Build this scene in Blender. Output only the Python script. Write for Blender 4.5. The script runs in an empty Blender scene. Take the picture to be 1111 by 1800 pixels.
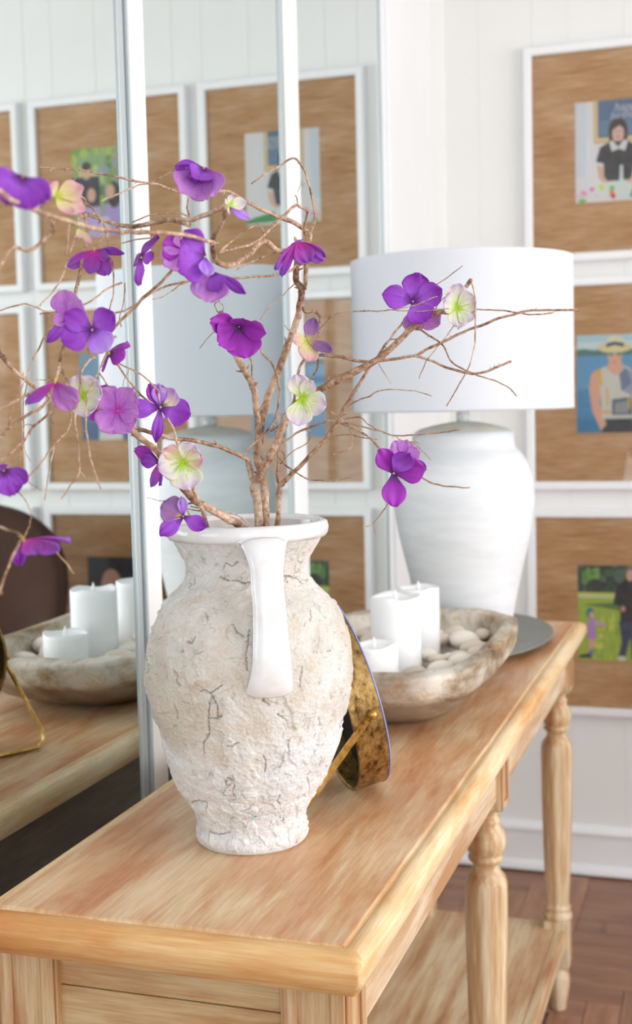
import bpy, bmesh, math, random
from math import sin, cos, pi, radians, hypot
from mathutils import Vector, Matrix, noise
random.seed(7)
S = bpy.context.scene
COL = S.collection

# ------------------------------------------------------------------ camera
FPX = 2270.0
YAW, PITCH, ROLL = radians(18.2), radians(4.9), radians(1.34)
CAM = Vector((0.755, 0.0, 1.29))
FW = Vector((-sin(YAW)*cos(PITCH), cos(YAW)*cos(PITCH), -sin(PITCH)))
R0 = Vector((cos(YAW), sin(YAW), 0)); U0 = R0.cross(FW)
RT = R0*cos(ROLL) - U0*sin(ROLL); UP = R0*sin(ROLL) + U0*cos(ROLL)
cd = bpy.data.cameras.new('camera'); cam = bpy.data.objects.new('camera', cd); COL.objects.link(cam)
m = Matrix((RT, UP, -FW)).transposed().to_4x4(); m.translation = CAM
cam.matrix_world = m
cd.sensor_fit = 'HORIZONTAL'; cd.sensor_width = 24.0; cd.lens = FPX/1111*24
cd.clip_start = 0.02
cd.dof.use_dof = True; cd.dof.focus_distance = 1.30; cd.dof.aperture_fstop = 7.0
S.camera = cam

# ------------------------------------------------------------------ light
S.view_settings.view_transform = 'Standard'; S.view_settings.look = 'None'
S.view_settings.gamma = 1.0; S.view_settings.use_curve_mapping = False
S.view_settings.exposure = 0.17
w = bpy.data.worlds.new('sky'); S.world = w; w.use_nodes = True
w.node_tree.nodes['Background'].inputs[0].default_value = (0.80, 0.90, 1.0, 1)
w.node_tree.nodes['Background'].inputs[1].default_value = 1.5
def area(name, loc, rot, sx, sy, power, col):
    l = bpy.data.lights.new(name, 'AREA'); l.shape = 'RECTANGLE'; l.size = sx; l.size_y = sy
    l.energy = power; l.color = col
    o = bpy.data.objects.new(name, l); COL.objects.link(o); o.location = loc; o.rotation_euler = rot
    return o
area('window_light', (3.72, 1.35, 1.45), (0, radians(90), 0), 1.7, 3.1, 84, (1.0, 0.99, 0.975))
area('rear_fill_light', (2.1, -2.32, 1.45), (radians(90), 0, 0), 2.0, 1.7, 38, (0.98, 0.99, 1.0))  # fill light added behind the camera, source unseen

def P(u, v, dep):                     # photo pixel + real distance -> room point
    return CAM + (FW + RT*((u-555.5)/FPX) - UP*((v-900.0)/FPX))*dep

# ------------------------------------------------------------------ helpers
def tag(o, label=None, cat=None, group=None, kind=None):
    if label: o['label'] = label
    if cat: o['category'] = cat
    if group: o['group'] = group
    if kind: o['kind'] = kind
    return o
def empty(name, loc=(0, 0, 0), label=None, cat=None, group=None, kind=None):
    o = bpy.data.objects.new(name, None); COL.objects.link(o); o.location = loc
    o.empty_display_size = 0.05
    return tag(o, label, cat, group, kind)
def obj(name, me, mat=None, parent=None, smooth=False):
    if isinstance(me, bmesh.types.BMesh):
        b = me; me = bpy.data.meshes.new(name); b.normal_update(); b.to_mesh(me); b.free()
    if mat is not None and len(me.materials) == 0: me.materials.append(mat)
    if smooth:
        for p in me.polygons: p.use_smooth = True
    o = bpy.data.objects.new(name, me); COL.objects.link(o)
    if parent is not None:
        o.parent = parent
        base = Vector(parent.location)
        if parent.parent: base = base + Vector(parent.parent.location)
        o.location = -base
    return o
def pydata(vs, fs, name='mesh'):
    me = bpy.data.meshes.new(name); me.from_pydata([tuple(v) for v in vs], [], fs); me.update(); return me
def box(bm, x0, x1, y0, y1, z0, z1, bev=0.0):
    vs = [bm.verts.new(p) for p in ((x0,y0,z0),(x1,y0,z0),(x1,y1,z0),(x0,y1,z0),(x0,y0,z1),(x1,y0,z1),(x1,y1,z1),(x0,y1,z1))]
    fs = [bm.faces.new([vs[i] for i in f]) for f in ((3,2,1,0),(4,5,6,7),(0,1,5,4),(1,2,6,5),(2,3,7,6),(3,0,4,7))]
    if bev > 0:
        es = list({e for f in fs for e in f.edges})
        bmesh.ops.bevel(bm, geom=es, offset=bev, segments=2, affect='EDGES', profile=0.5)
def boxo(name, b, mat, parent=None, bev=0.0):
    bm = bmesh.new(); box(bm, *b, bev=bev); return obj(name, bm, mat, parent)
def lathe(bm, prof, n=48, c=(0, 0), caps=True):
    rings = []
    for r, z in prof:
        rings.append([bm.verts.new((c[0]+r*cos(2*pi*i/n), c[1]+r*sin(2*pi*i/n), z)) for i in range(n)])
    for a, b in zip(rings[:-1], rings[1:]):
        for i in range(n):
            bm.faces.new((a[i], a[(i+1) % n], b[(i+1) % n], b[i]))
    if caps:
        bm.faces.new(list(reversed(rings[0]))); bm.faces.new(rings[-1])
def interp(tab, t):
    if t <= tab[0][0]: return tab[0][1]
    for (a, x), (b, y) in zip(tab[:-1], tab[1:]):
        if t <= b: return x+(y-x)*(t-a)/(b-a)
    return tab[-1][1]
def catmull(pts, k):
    if len(pts) < 3: return [pts[0]+(pts[-1]-pts[0])*(i/k) for i in range(k+1)]
    q = [pts[0]*2-pts[1]]+list(pts)+[pts[-1]*2-pts[-2]]
    out = []
    for i in range(1, len(q)-2):
        a, b, c, d = q[i-1], q[i], q[i+1], q[i+2]
        for j in range(k):
            t = j/k
            out.append(0.5*((2*b)+(c-a)*t+(2*a-5*b+4*c-d)*t*t+(3*b-a-3*c+d)*t*t*t))
    out.append(pts[-1].copy()); return out
def tube(pts, rad, n=8, rough=0.0, seed=0.0):
    """tube mesh with parallel-transport frames; rad: list of radii"""
    vs, fs = [], []
    t0 = (pts[1]-pts[0]).normalized()
    nrm = t0.orthogonal().normalized()
    for i, p in enumerate(pts):
        t = (pts[min(i+1, len(pts)-1)]-pts[max(i-1, 0)]).normalized()
        nrm = (nrm-t*nrm.dot(t)).normalized(); bn = t.cross(nrm)
        for j in range(n):
            a = 2*pi*j/n
            r = rad[i]
            if rough: r *= 1+rough*noise.noise(Vector((p.x*260+cos(a)*1.7+seed, p.y*260+sin(a)*1.7, p.z*120)))
            vs.append(p+(nrm*cos(a)+bn*sin(a))*r)
    L = len(pts)
    for i in range(L-1):
        for j in range(n):
            fs.append((i*n+j, i*n+(j+1) % n, (i+1)*n+(j+1) % n, (i+1)*n+j))
    fs.append(tuple(range(n-1, -1, -1))); fs.append(tuple((L-1)*n+j for j in range(n)))
    return vs, fs

# ------------------------------------------------------------------ materials
def srgb(c):
    return tuple(((x/255)/12.92 if x/255 <= 0.04045 else ((x/255+0.055)/1.055)**2.4) for x in c)+(1.0,)
class N:
    def __init__(s, name):
        s.m = bpy.data.materials.new(name); s.m.use_nodes = True
        s.t = s.m.node_tree; s.b = s.t.nodes['Principled BSDF']
    def n(s, typ, **kw):
        x = s.t.nodes.new(typ)
        for k, v in kw.items(): setattr(x, k, v)
        return x
    def l(s, a, b): s.t.links.new(a, b)
    def coord(s, scale=(1, 1, 1), kind='Object', rot=(0, 0, 0)):
        c = s.n('ShaderNodeTexCoord'); mp = s.n('ShaderNodeMapping')
        mp.inputs['Scale'].default_value = scale; mp.inputs['Rotation'].default_value = rot
        s.l(c.outputs[kind], mp.inputs[0]); return mp.outputs[0]
    def noise(s, vec, scale, detail=4, rough=0.5, dist=0.0):
        x = s.n('ShaderNodeTexNoise'); x.inputs['Scale'].default_value = scale
        x.inputs['Detail'].default_value = detail; x.inputs['Roughness'].default_value = rough
        x.inputs['Distortion'].default_value = dist
        s.l(vec, x.inputs['Vector']); return x.outputs['Fac']
    def ramp(s, fac, stops):
        x = s.n('ShaderNodeValToRGB'); e = x.color_ramp.elements
        while len(e) < len(stops): e.new(0.5)
        for el, (p, c) in zip(e, stops): el.position = p; el.color = c if len(c) == 4 else srgb(c)
        s.l(fac, x.inputs[0]); return x.outputs[0]
    def mix(s, fac, a, b, mode='MIX'):
        x = s.n('ShaderNodeMix', data_type='RGBA', blend_type=mode)
        for i, v in ((0, fac), (6, a), (7, b)):
            if isinstance(v, (int, float)): x.inputs[i].default_value = v
            elif isinstance(v, tuple): x.inputs[i].default_value = v
            else: s.l(v, x.inputs[i])
        return x.outputs[2]
    def math(s, op, a, b=0.0, c=0.0):
        x = s.n('ShaderNodeMath', operation=op)
        for i, v in ((0, a), (1, b), (2, c)):
            if isinstance(v, (int, float)): x.inputs[i].default_value = v
            else: s.l(v, x.inputs[i])
        return x.outputs[0]
    def bump(s, h, strength=0.3, dist=0.002):
        x = s.n('ShaderNodeBump'); x.inputs['Strength'].default_value = strength
        x.inputs['Distance'].default_value = dist; s.l(h, x.inputs['Height']); s.l(x.outputs[0], s.b.inputs['Normal'])
    def set(s, col=None, rough=None, metal=None, **kw):
        if col is not None:
            if isinstance(col, tuple): s.b.inputs['Base Color'].default_value = col
            else: s.l(col, s.b.inputs['Base Color'])
        if rough is not None: s.b.inputs['Roughness'].default_value = rough
        if metal is not None: s.b.inputs['Metallic'].default_value = metal
        for k, v in kw.items(): s.b.inputs[k.replace('_', ' ')].default_value = v
        return s.m
def paint(name, rgb, rough=0.5, var=0.03):
    a = N(name); v = a.coord()
    f = a.noise(v, 6, 3)
    c = a.mix(f, srgb(rgb), srgb(tuple(x*(1-var) for x in rgb)))
    a.bump(a.noise(v, 90, 2), 0.05, 0.001)
    return a.set(c, rough)
M = {}
M['wall'] = paint('wall_paint', (240, 240, 238), 0.55)
M['ceiling'] = paint('ceiling_paint', (244, 244, 242), 0.8)
M['trim'] = paint('trim_paint', (243, 244, 246), 0.35)
M['stile'] = paint('door_stile_paint', (250, 250, 250), 0.4)
M['frame'] = paint('frame_paint', (243, 244, 246), 0.3)
def alu():
    a = N('brushed_aluminium'); v = a.coord((60, 60, 1)); f = a.noise(v, 8, 3)
    return a.set(a.mix(f, srgb((196, 206, 208)), srgb((184, 194, 198))), 0.4, 0.35)
M['alu'] = alu()
def dark():
    a = N('dark_gap'); f = a.noise(a.coord(), 30); return a.set(a.mix(f, srgb((50, 56, 60)), srgb((38, 42, 46))), 0.6)
M['dark'] = dark()
def mirror():
    a = N('mirror_glass'); f = a.noise(a.coord(), 1.5)
    return a.set(a.mix(f, (0.77, 0.835, 0.835, 1), (0.76, 0.825, 0.83, 1)), 0.0, 1.0)
M['mirror'] = mirror()
def glass(name, tint=(1, 1, 1, 1)):
    a = N(name); a.t.nodes.remove(a.b)
    tr = a.n('ShaderNodeBsdfTransparent'); tr.inputs[0].default_value = tint
    gl = a.n('ShaderNodeBsdfGlossy'); gl.inputs['Roughness'].default_value = 0.02
    fr = a.n('ShaderNodeFresnel'); fr.inputs[0].default_value = 1.45
    mx = a.n('ShaderNodeMixShader'); a.l(fr.outputs[0], mx.inputs[0]); a.l(tr.outputs[0], mx.inputs[1]); a.l(gl.outputs[0], mx.inputs[2])
    a.l(mx.outputs[0], a.t.nodes['Material Output'].inputs[0]); return a.m
M['glass'] = glass('picture_glass')

def wood_top(name, axis='Y', dark=(188, 128, 84), mid=(206, 158, 112), pale=(226, 200, 160), blotch=1.0, white=0.35, el=1.0):
    """pickled pine: orange-brown base, pale wash rubbed along the grain"""
    sc = {'X': (0.22, 1, 1), 'Y': (1, 0.22, 1), 'Z': (1, 1, 0.12)}[axis]
    sc2 = tuple(1 if q == 1 else q*el for q in sc)
    a = N(name); v = a.coord(sc2); vo = a.coord()
    big = a.noise(v, 9*blotch, 4, 0.55, 0.25)
    med = a.noise(v, 34, 5, 0.6, 0.4)
    fine = a.noise(a.coord(tuple(1 if s == 1 else 0.035 for s in sc)), 420, 3, 0.6)
    st_ = a.noise(a.coord(tuple(1 if q == 1 else 0.09 for q in sc)), 130, 4, 0.65)
    big = a.math('ADD', big, a.math('MULTIPLY', a.math('SUBTRACT', st_, 0.5), 0.40))
    c = a.ramp(big, [(0.32, dark), (0.49, mid), (0.63, pale)])
    w_ = a.ramp(med, [(0.45, (0, 0, 0, 1)), (0.68, (1, 1, 1, 1))])
    c = a.mix(a.math('MULTIPLY', w_, white), c, srgb(tuple(min(255, x+18) for x in pale)))
    g = a.ramp(fine, [(0.38, (1, 1, 1, 1)), (0.62, (0, 0, 0, 1))])
    c = a.mix(a.math('MULTIPLY', g, 0.30), c, srgb(dark))
    # worn dark scuffs
    sp = a.noise(vo, 55, 6, 0.7)
    s2 = a.ramp(sp, [(0.66, (0, 0, 0, 1)), (0.74, (1, 1, 1, 1))])
    c = a.mix(a.math('MULTIPLY', s2, 0.25), c, srgb(tuple(x*0.62 for x in dark)))
    a.bump(a.math('ADD', a.math('MULTIPLY', fine, 0.6), med), 0.22, 0.0012)
    return a.set(c, 0.42)
M['top'] = wood_top('washed_oak_top', 'Y', (192, 126, 80), (210, 162, 118), (228, 202, 164), 1.5, 0.4)
M['edgeX'] = wood_top('washed_oak_end_moulding_shaded', 'X', (196, 124, 62), (212, 154, 92), (230, 192, 136), 0.8, 0.3)  # darker base on the end faces stands in for weaker light there
M['edgeY'] = wood_top('washed_oak_front_moulding', 'Y', (208, 142, 80), (226, 186, 132), (242, 222, 184), 1.2, 0.45)
M['apronX'] = wood_top('washed_oak_end_apron_shaded', 'X', (152, 100, 58), (184, 144, 96), (204, 178, 134), 1.4, 0.35)  # darker than the front apron: shading of the end put into the colour
M['apronY'] = wood_top('washed_oak_front_apron', 'Y', (186, 140, 98), (216, 188, 150), (236, 224, 200), 1.5, 0.6, 0.6)
M['leg'] = wood_top('washed_oak_leg', 'Z', (168, 112, 68), (200, 166, 122), (224, 208, 176), 3.0, 0.55, 0.5)
M['shelf'] = wood_top('washed_oak_shelf', 'Y', (178, 122, 82), (204, 168, 126), (224, 204, 166), 3.0, 0.35, 0.45)
M['back'] = wood_top('shade_toned_back_pine', 'Y', (70, 52, 42), (86, 66, 52), (108, 88, 70), 1.5, 0.15)  # dark brown paints in the shade on the side facing the mirror

def plaster():
    a = N('rough_plaster'); v = a.coord()
    big = a.noise(v, 7, 4, 0.6, 0.4)
    med = a.noise(v, 38, 6, 0.65)
    c = a.ramp(big, [(0.38, (226, 216, 202)), (0.50, (238, 233, 225)), (0.62, (247, 246, 244))])
    d = a.ramp(med, [(0.34, (1, 1, 1, 1)), (0.5, (0, 0, 0, 1))])
    c = a.mix(a.math('MULTIPLY', d, 0.55), c, srgb((206, 188, 166)))
    # white limewash over the foot
    sep = a.n('ShaderNodeSeparateXYZ'); a.l(v, sep.inputs[0])
    zz = a.math('ADD', sep.outputs[2], a.math('MULTIPLY', a.math('SUBTRACT', a.noise(v, 13, 4), 0.5), 0.16))
    wsh = a.n('ShaderNodeMapRange'); wsh.inputs[1].default_value = 0.13; wsh.inputs[2].default_value = 0.10
    a.l(zz, wsh.inputs[0])
    c = a.mix(a.math('MULTIPLY', wsh.outputs[0], 0.8), c, srgb((247, 247, 248)))
    # small rust-pink stains
    st = a.ramp(a.noise(v, 22, 2, 0.4), [(0.70, (0, 0, 0, 1)), (0.76, (1, 1, 1, 1))])
    c = a.mix(a.math('MULTIPLY', st, 0.4), c, srgb((214, 176, 156)))
    # hair cracks
    vn = a.n('ShaderNodeTexVoronoi', feature='DISTANCE_TO_EDGE'); vn.inputs['Scale'].default_value = 24
    wv = a.n('ShaderNodeVectorMath', operation='ADD')
    nc = a.n('ShaderNodeTexNoise'); nc.inputs['Scale'].default_value = 26; nc.inputs['Detail'].default_value = 5; a.l(v, nc.inputs['Vector'])
    sc = a.n('ShaderNodeVectorMath', operation='SCALE'); sc.inputs[3].default_value = 0.075
    a.l(nc.outputs['Color'], sc.inputs[0]); a.l(v, wv.inputs[0]); a.l(sc.outputs[0], wv.inputs[1]); a.l(wv.outputs[0], vn.inputs['Vector'])
    ck = a.math('LESS_THAN', vn.outputs['Distance'], 0.014)
    msk = a.ramp(a.noise(v, 19, 2), [(0.60, (0, 0, 0, 1)), (0.63, (1, 1, 1, 1))])
    ck = a.math('MULTIPLY', ck, msk)
    c = a.mix(a.math('MULTIPLY', ck, 0.6), c, srgb((128, 108, 90)))
    # dirt caught in the pits of the render
    pit = a.ramp(a.noise(v, 120, 6, 0.8), [(0.36, (1, 1, 1, 1)), (0.44, (0, 0, 0, 1))])
    c = a.mix(a.math('MULTIPLY', a.math('MULTIPLY', pit, med), 0.9), c, srgb((150, 130, 108)))
    mk = a.n('ShaderNodeVertexColor'); mk.layer_name = 'marks'; ms = a.n('ShaderNodeSeparateColor'); a.l(mk.outputs[0], ms.inputs[0])
    c = a.mix(a.math('MULTIPLY', ms.outputs[0], 0.62), c, srgb((146, 122, 100)))
    c = a.mix(a.math('MULTIPLY', ms.outputs[1], 0.9), c, srgb((60, 170, 170)))
    grit = a.noise(v, 330, 5, 0.75)
    gm = a.math('MULTIPLY', grit, a.math('ADD', a.math('MULTIPLY', med, 1.6), -0.1))
    h = a.math('ADD', gm, a.math('MULTIPLY', a.noise(v, 90, 5, 0.7), 0.75))
    h = a.math('SUBTRACT', h, a.math('MULTIPLY', ck, 2.2))
    a.bump(h, 1.0, 0.0030)
    return a.set(c, 0.9)
M['plaster'] = plaster()
def glaze(name, rgb, rgb2, rough=0.16):
    a = N(name); v = a.coord(); f = a.noise(v, 28, 4, 0.6)
    c = a.ramp(f, [(0.35, rgb2), (0.55, rgb)])
    a.bump(a.noise(v, 35, 2), 0.08, 0.002)
    return a.set(c, rough, 0.0, Coat_Weight=0.3)
M['glaze'] = glaze('white_glaze', (236, 236, 238), (228, 226, 224))
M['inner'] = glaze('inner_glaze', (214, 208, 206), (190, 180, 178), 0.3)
def lampbody():
    a = N('matte_white_ceramic'); v = a.coord((1, 1, 5)); f = a.noise(v, 12, 5, 0.6)
    c = a.ramp(f, [(0.3, (224, 227, 230)), (0.6, (234, 236, 239))])
    a.bump(f, 0.18, 0.003); return a.set(c, 0.55)
M['lampbody'] = lampbody()
def lampcap():
    a = N('raw_ceramic_cap'); f = a.noise(a.coord(), 25, 4)
    return a.set(a.ramp(f, [(0.35, (214, 210, 196)), (0.65, (228, 225, 214))]), 0.8)
M['lampcap'] = lampcap()
def shade():
    a = N('linen_shade'); a1 = a.noise(a.coord((1, 1, 0.02)), 700, 2); b1 = a.noise(a.coord((0.02, 0.02, 1)), 700, 2)
    c = a.mix(a.math('MULTIPLY', a1, b1), srgb((226, 229, 236)), srgb((218, 222, 231)))
    a.bump(a.math('ADD', a1, b1), 0.08, 0.0006); return a.set(c, 0.85)
M['shade'] = shade()
def crystal():
    a = N('crystal_neck'); f = a.noise(a.coord(), 20)
    a.set(a.mix(f, (1, 1, 1, 1), (.96, .98, .98, 1)), 0.03, 0.0); a.b.inputs['Transmission Weight'].default_value = 0.25; return a.m
M['crystal'] = crystal()
def brass(name, lo=(96, 66, 26), mi=(168, 124, 58), hi=(214, 176, 104), sc=60):
    a = N(name); v = a.coord((1, 1, 0.6))
    f = a.noise(v, sc, 8, 0.75); g = a.noise(v, 14, 3)
    c = a.ramp(a.math('ADD', a.math('MULTIPLY', f, 0.7), a.math('MULTIPLY', g, 0.3)), [(0.42, lo), (0.47, mi), (0.60, hi)])
    a.bump(f, 0.2, 0.0006)
    return a.set(c, 0.38, 0.85)
M['brass'] = brass('aged_brass', (84, 62, 34), (150, 116, 66), (196, 166, 110), 110)
M['brass2'] = brass('brass_bar', (120, 86, 36), (182, 142, 70), (226, 192, 120))
def simple(name, rgb, rough=0.5, metal=0.0, sc=20, var=0.12, bump=0.1):
    a = N(name); v = a.coord(); f = a.noise(v, sc, 4)
    c = a.mix(f, srgb(rgb), srgb(tuple(x*(1-var) for x in rgb)))
    if bump: a.bump(a.noise(v, sc*4, 4), bump, 0.001)
    return a.set(c, rough, metal)
M['blueedge'] = simple('blue_glass_edge', (150, 160, 222), 0.2, 0, 20, .1, 0)
M['plate'] = simple('grey_stoneware', (138, 142, 134), 0.45, 0.0, 14, 0.22)
M['wax'] = simple('white_wax', (250, 250, 251), 0.45, 0.0, 10, 0.015, 0.05)
M['wax'].node_tree.nodes['Principled BSDF'].inputs['Subsurface Weight'].default_value = 0.15
M['wax'].node_tree.nodes['Principled BSDF'].inputs['Subsurface Radius'].default_value = (0.01, 0.01, 0.01)
M['chrome'] = simple('nickel', (190, 190, 186), 0.2, 1.0, 20, .05, 0)
M['chair'] = simple('dark_leather', (78, 46, 30), 0.85, 0.0, 12, 0.3)
M['black'] = simple('black_felt', (30, 26, 22), 0.9, 0.0, 12, 0.3)
def bowlwood():
    a = N('weathered_bowl_wood'); v = a.coord((1, 0.35, 1)); vo = a.coord()
    f = a.noise(v, 15, 6, 0.65, 0.25)
    c = a.ramp(f, [(0.31, (92, 70, 48)), (0.41, (146, 124, 98)), (0.49, (184, 172, 154)), (0.57, (214, 206, 194))])
    g = a.noise(v, 30, 3, 0.5, 1.5)
    gold = a.ramp(g, [(0.56, (0, 0, 0, 1)), (0.6, (1, 1, 1, 1)), (0.64, (0, 0, 0, 1))])
    c = a.mix(a.math('MULTIPLY', gold, 0.55), c, srgb((196, 148, 76)))
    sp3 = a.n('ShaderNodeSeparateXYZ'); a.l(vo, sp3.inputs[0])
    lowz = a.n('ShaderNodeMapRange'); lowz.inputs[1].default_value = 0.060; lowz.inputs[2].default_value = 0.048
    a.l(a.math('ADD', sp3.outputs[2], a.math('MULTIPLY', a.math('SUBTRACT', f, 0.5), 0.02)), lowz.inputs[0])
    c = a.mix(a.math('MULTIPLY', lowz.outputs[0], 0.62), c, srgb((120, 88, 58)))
    p = a.ramp(a.noise(vo, 9, 3), [(0.55, (0, 0, 0, 1)), (0.7, (1, 1, 1, 1))])
    c = a.mix(a.math('MULTIPLY', p, 0.45), c, srgb((122, 88, 58)))
    a.bump(a.math('ADD', f, a.noise(vo, 60, 5)), 0.4, 0.003)
    return a.set(c, 0.5)
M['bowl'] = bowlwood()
def stone(name, c1, c2):
    a = N(name); v = a.coord(); f = a.noise(v, 45, 4, 0.6, 0.4)
    return a.set(a.ramp(f, [(0.32, c2), (0.6, c1)]), 0.5)
M['stone'] = stone('pale_pebble', (244, 238, 228), (226, 214, 200))
M['stone2'] = stone('tan_pebble', (234, 222, 206), (204, 186, 168))
M['stone3'] = stone('grey_pebble', (214, 204, 192), (168, 152, 140))
def grasscloth():
    a = N('woven_grasscloth')
    v = a.coord((1, 1, 22)); f = a.noise(v, 14, 5, 0.7); big = a.noise(a.coord((1, 1, 5)), 5, 4, 0.6)
    kn = a.noise(a.coord((1, 1, 3)), 60, 2)
    h = a.math('ADD', a.math('MULTIPLY', f, 0.62), a.math('MULTIPLY', big, 0.38))
    c = a.ramp(h, [(0.33, (178, 124, 78)), (0.44, (218, 170, 120)), (0.53, (230, 188, 142)), (0.62, (248, 218, 182))])
    k = a.ramp(kn, [(0.74, (0, 0, 0, 1)), (0.80, (1, 1, 1, 1))])
    c = a.mix(a.math('MULTIPLY', k, 0.5), c, srgb((110, 72, 42)))
    a.bump(f, 0.3, 0.001)
    return a.set(c, 0.75)
M['mat'] = grasscloth()
def printmat():
    a = N('photo_print'); at = a.n('ShaderNodeVertexColor'); at.layer_name = 'ink'
    f = a.noise(a.coord(), 60, 5)
    c = a.mix(a.math('MULTIPLY', f, 0.22), at.outputs[0], a.mix(0.5, at.outputs[0], (1, 1, 1, 1)))
    return a.set(c, 0.5)
M['print'] = printmat()
def floorwood(name, axis, rgb1, rgb2):
    a = N(name); sc = (0.15, 1, 1) if axis == 'X' else (1, 0.15, 1)
    v = a.coord(sc); oi = a.n('ShaderNodeObjectInfo')
    f = a.noise(v, 30, 6, 0.65)
    c = a.ramp(f, [(0.3, rgb1), (0.7, rgb2)])
    hsv = a.n('ShaderNodeHueSaturation'); a.l(c, hsv.inputs['Color'])
    a.l(a.math('ADD', a.math('MULTIPLY', oi.outputs['Random'], 0.34), 0.82), hsv.inputs['Value'])
    a.bump(f, 0.1, 0.001)
    return a.set(hsv.outputs[0], 0.42)
M['floorX'] = floorwood('parquet_x', 'X', (134, 92, 70), (174, 128, 102))
M['floorY'] = floorwood('parquet_y', 'Y', (140, 96, 72), (180, 134, 106))
M['bark'] = None
def bark():
    a = N('curly_bark'); v = a.coord(); f = a.noise(v, 190, 6, 0.7); g = a.noise(v, 30, 3)
    c = a.ramp(a.math('ADD', a.math('MULTIPLY', f, 0.6), a.math('MULTIPLY', g, 0.4)), [(0.38, (104, 72, 54)), (0.49, (172, 136, 110)), (0.62, (220, 194, 170))])
    a.bump(f, 0.6, 0.0012); return a.set(c, 0.8)
M['bark'] = bark()
def petal(name, base, mid, tip, vein, veinamt=0.35):
    a = N(name)
    uv = a.n('ShaderNodeUVMap'); sep = a.n('ShaderNodeSeparateXYZ'); a.l(uv.outputs[0], sep.inputs[0])
    t = sep.outputs[0]; s = sep.outputs[1]
    wob = a.noise(a.coord(), 60, 3)
    tt = a.math('ADD', t, a.math('MULTIPLY', a.math('SUBTRACT', wob, 0.5), 0.28))
    c = a.ramp(tt, [(0.07, base), (0.30, mid), (0.90, tip)])
    cmb = a.n('ShaderNodeCombineXYZ'); a.l(a.math('MULTIPLY', t, 1.2), cmb.inputs[0]); a.l(a.math('MULTIPLY', s, 9.0), cmb.inputs[1])
    vn = a.noise(cmb.outputs[0], 2.2, 4, 0.6, 0.6)
    vm = a.ramp(vn, [(0.52, (0, 0, 0, 1)), (0.57, (1, 1, 1, 1))])
    fade = a.n('ShaderNodeMapRange'); fade.inputs[1].default_value = 0.95; fade.inputs[2].default_value = 0.2; a.l(t, fade.inputs[0])
    c = a.mix(a.math('MULTIPLY', a.math('MULTIPLY', vm, fade.outputs[0]), veinamt), c, srgb(vein))
    a.bump(vn, 0.5, 0.0014)
    a.set(c, 0.6); a.b.inputs['Sheen Weight'].default_value = 0.15
    tr = a.n('ShaderNodeBsdfTranslucent'); a.l(c, tr.inputs[0])
    mx = a.n('ShaderNodeMixShader'); mx.inputs[0].default_value = 0.22
    a.l(a.b.outputs[0], mx.inputs[1]); a.l(tr.outputs[0], mx.inputs[2]); a.l(mx.outputs[0], a.t.nodes['Material Output'].inputs[0])
    return a.m
PET = {
 'violet': petal('violet_petal', (96, 10, 120), (176, 92, 226), (150, 44, 190), (112, 16, 156), 0.4),
 'magenta': petal('magenta_petal', (70, 0, 84), (150, 14, 172), (186, 60, 204), (104, 0, 122), 0.35),
 'pinkpurple': petal('pink_purple_petal', (244, 60, 206), (190, 70, 196), (160, 86, 204), (230, 50, 196), 0.5),
 'lavender': petal('lavender_petal', (110, 20, 130), (184, 118, 240), (206, 166, 244), (146, 56, 206), 0.4),
 'mauve': petal('mauve_petal', (206, 40, 186), (196, 116, 218), (212, 146, 222), (170, 50, 186), 0.7),
 'lime': petal('lime_petal', (178, 216, 20), (238, 240, 212), (232, 212, 236), (186, 222, 40), 1.0),
 'pinklime': petal('pink_lime_petal', (196, 210, 60), (236, 222, 160), (232, 176, 196), (196, 200, 60), 0.6),
 'dusk': petal('dusky_violet_petal', (216, 206, 90), (164, 116, 164), (142, 96, 170), (112, 66, 126), 0.4),
 'cream': petal('cream_violet_petal', (90, 10, 90), (244, 234, 190), (206, 160, 232), (206, 170, 120), 0.4),
}
M['eye'] = simple('flower_eye', (206, 196, 214), 0.5, 0, 60, 0.4)
M['eyelime'] = simple('flower_eye_lime', (206, 220, 60), 0.5, 0, 60, 0.25)
M['calyx'] = simple('flower_calyx', (214, 190, 80), 0.6, 0, 60, 0.3)

# ------------------------------------------------------------------ room
T = 0.82                                  # table top height
YW = 3.47                                 # far wall
XR, YB, ZC = 3.6, -2.2, 2.62
fl = empty('floor', kind='structure')
boxo('floor_base', (-0.1, XR+0.1, YB-0.1, YW+0.1, -0.10, -0.006), M['floorX'], fl)
PW, PL = 0.072, 0.432
def plankmesh(w_, l_, mat):
    bm = bmesh.new(); box(bm, 0.0006, w_-0.0006, 0.0006, l_-0.0006, -0.0058, 0.0, bev=0.0012)
    me = bpy.data.meshes.new('plank'); bm.to_mesh(me); bm.free(); me.materials.append(mat); return me
mx_, my_ = plankmesh(PL, PW, M['floorX']), plankmesh(PW, PL, M['floorY'])
cnt = 0
for i in range(-60, 60):
    for j in range(-12, 12):
        ox = i*PW+j*PL; oy = i*PW-j*PL
        for me, dx, dy, sx, sy in ((mx_, 0, 0, PL, PW), (my_, 0, PW, PW, PL)):
            x, y = ox+dx+0.02, oy+dy+0.9
            if x > -0.0 and x+sx < 2.05 and y > 0.85 and y+sy < YW-0.02 and cnt < 300:
                o = bpy.data.objects.new('floor_plank', me); COL.objects.link(o); o.parent = fl
                o.location = (x, y, 0); cnt += 1
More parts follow.
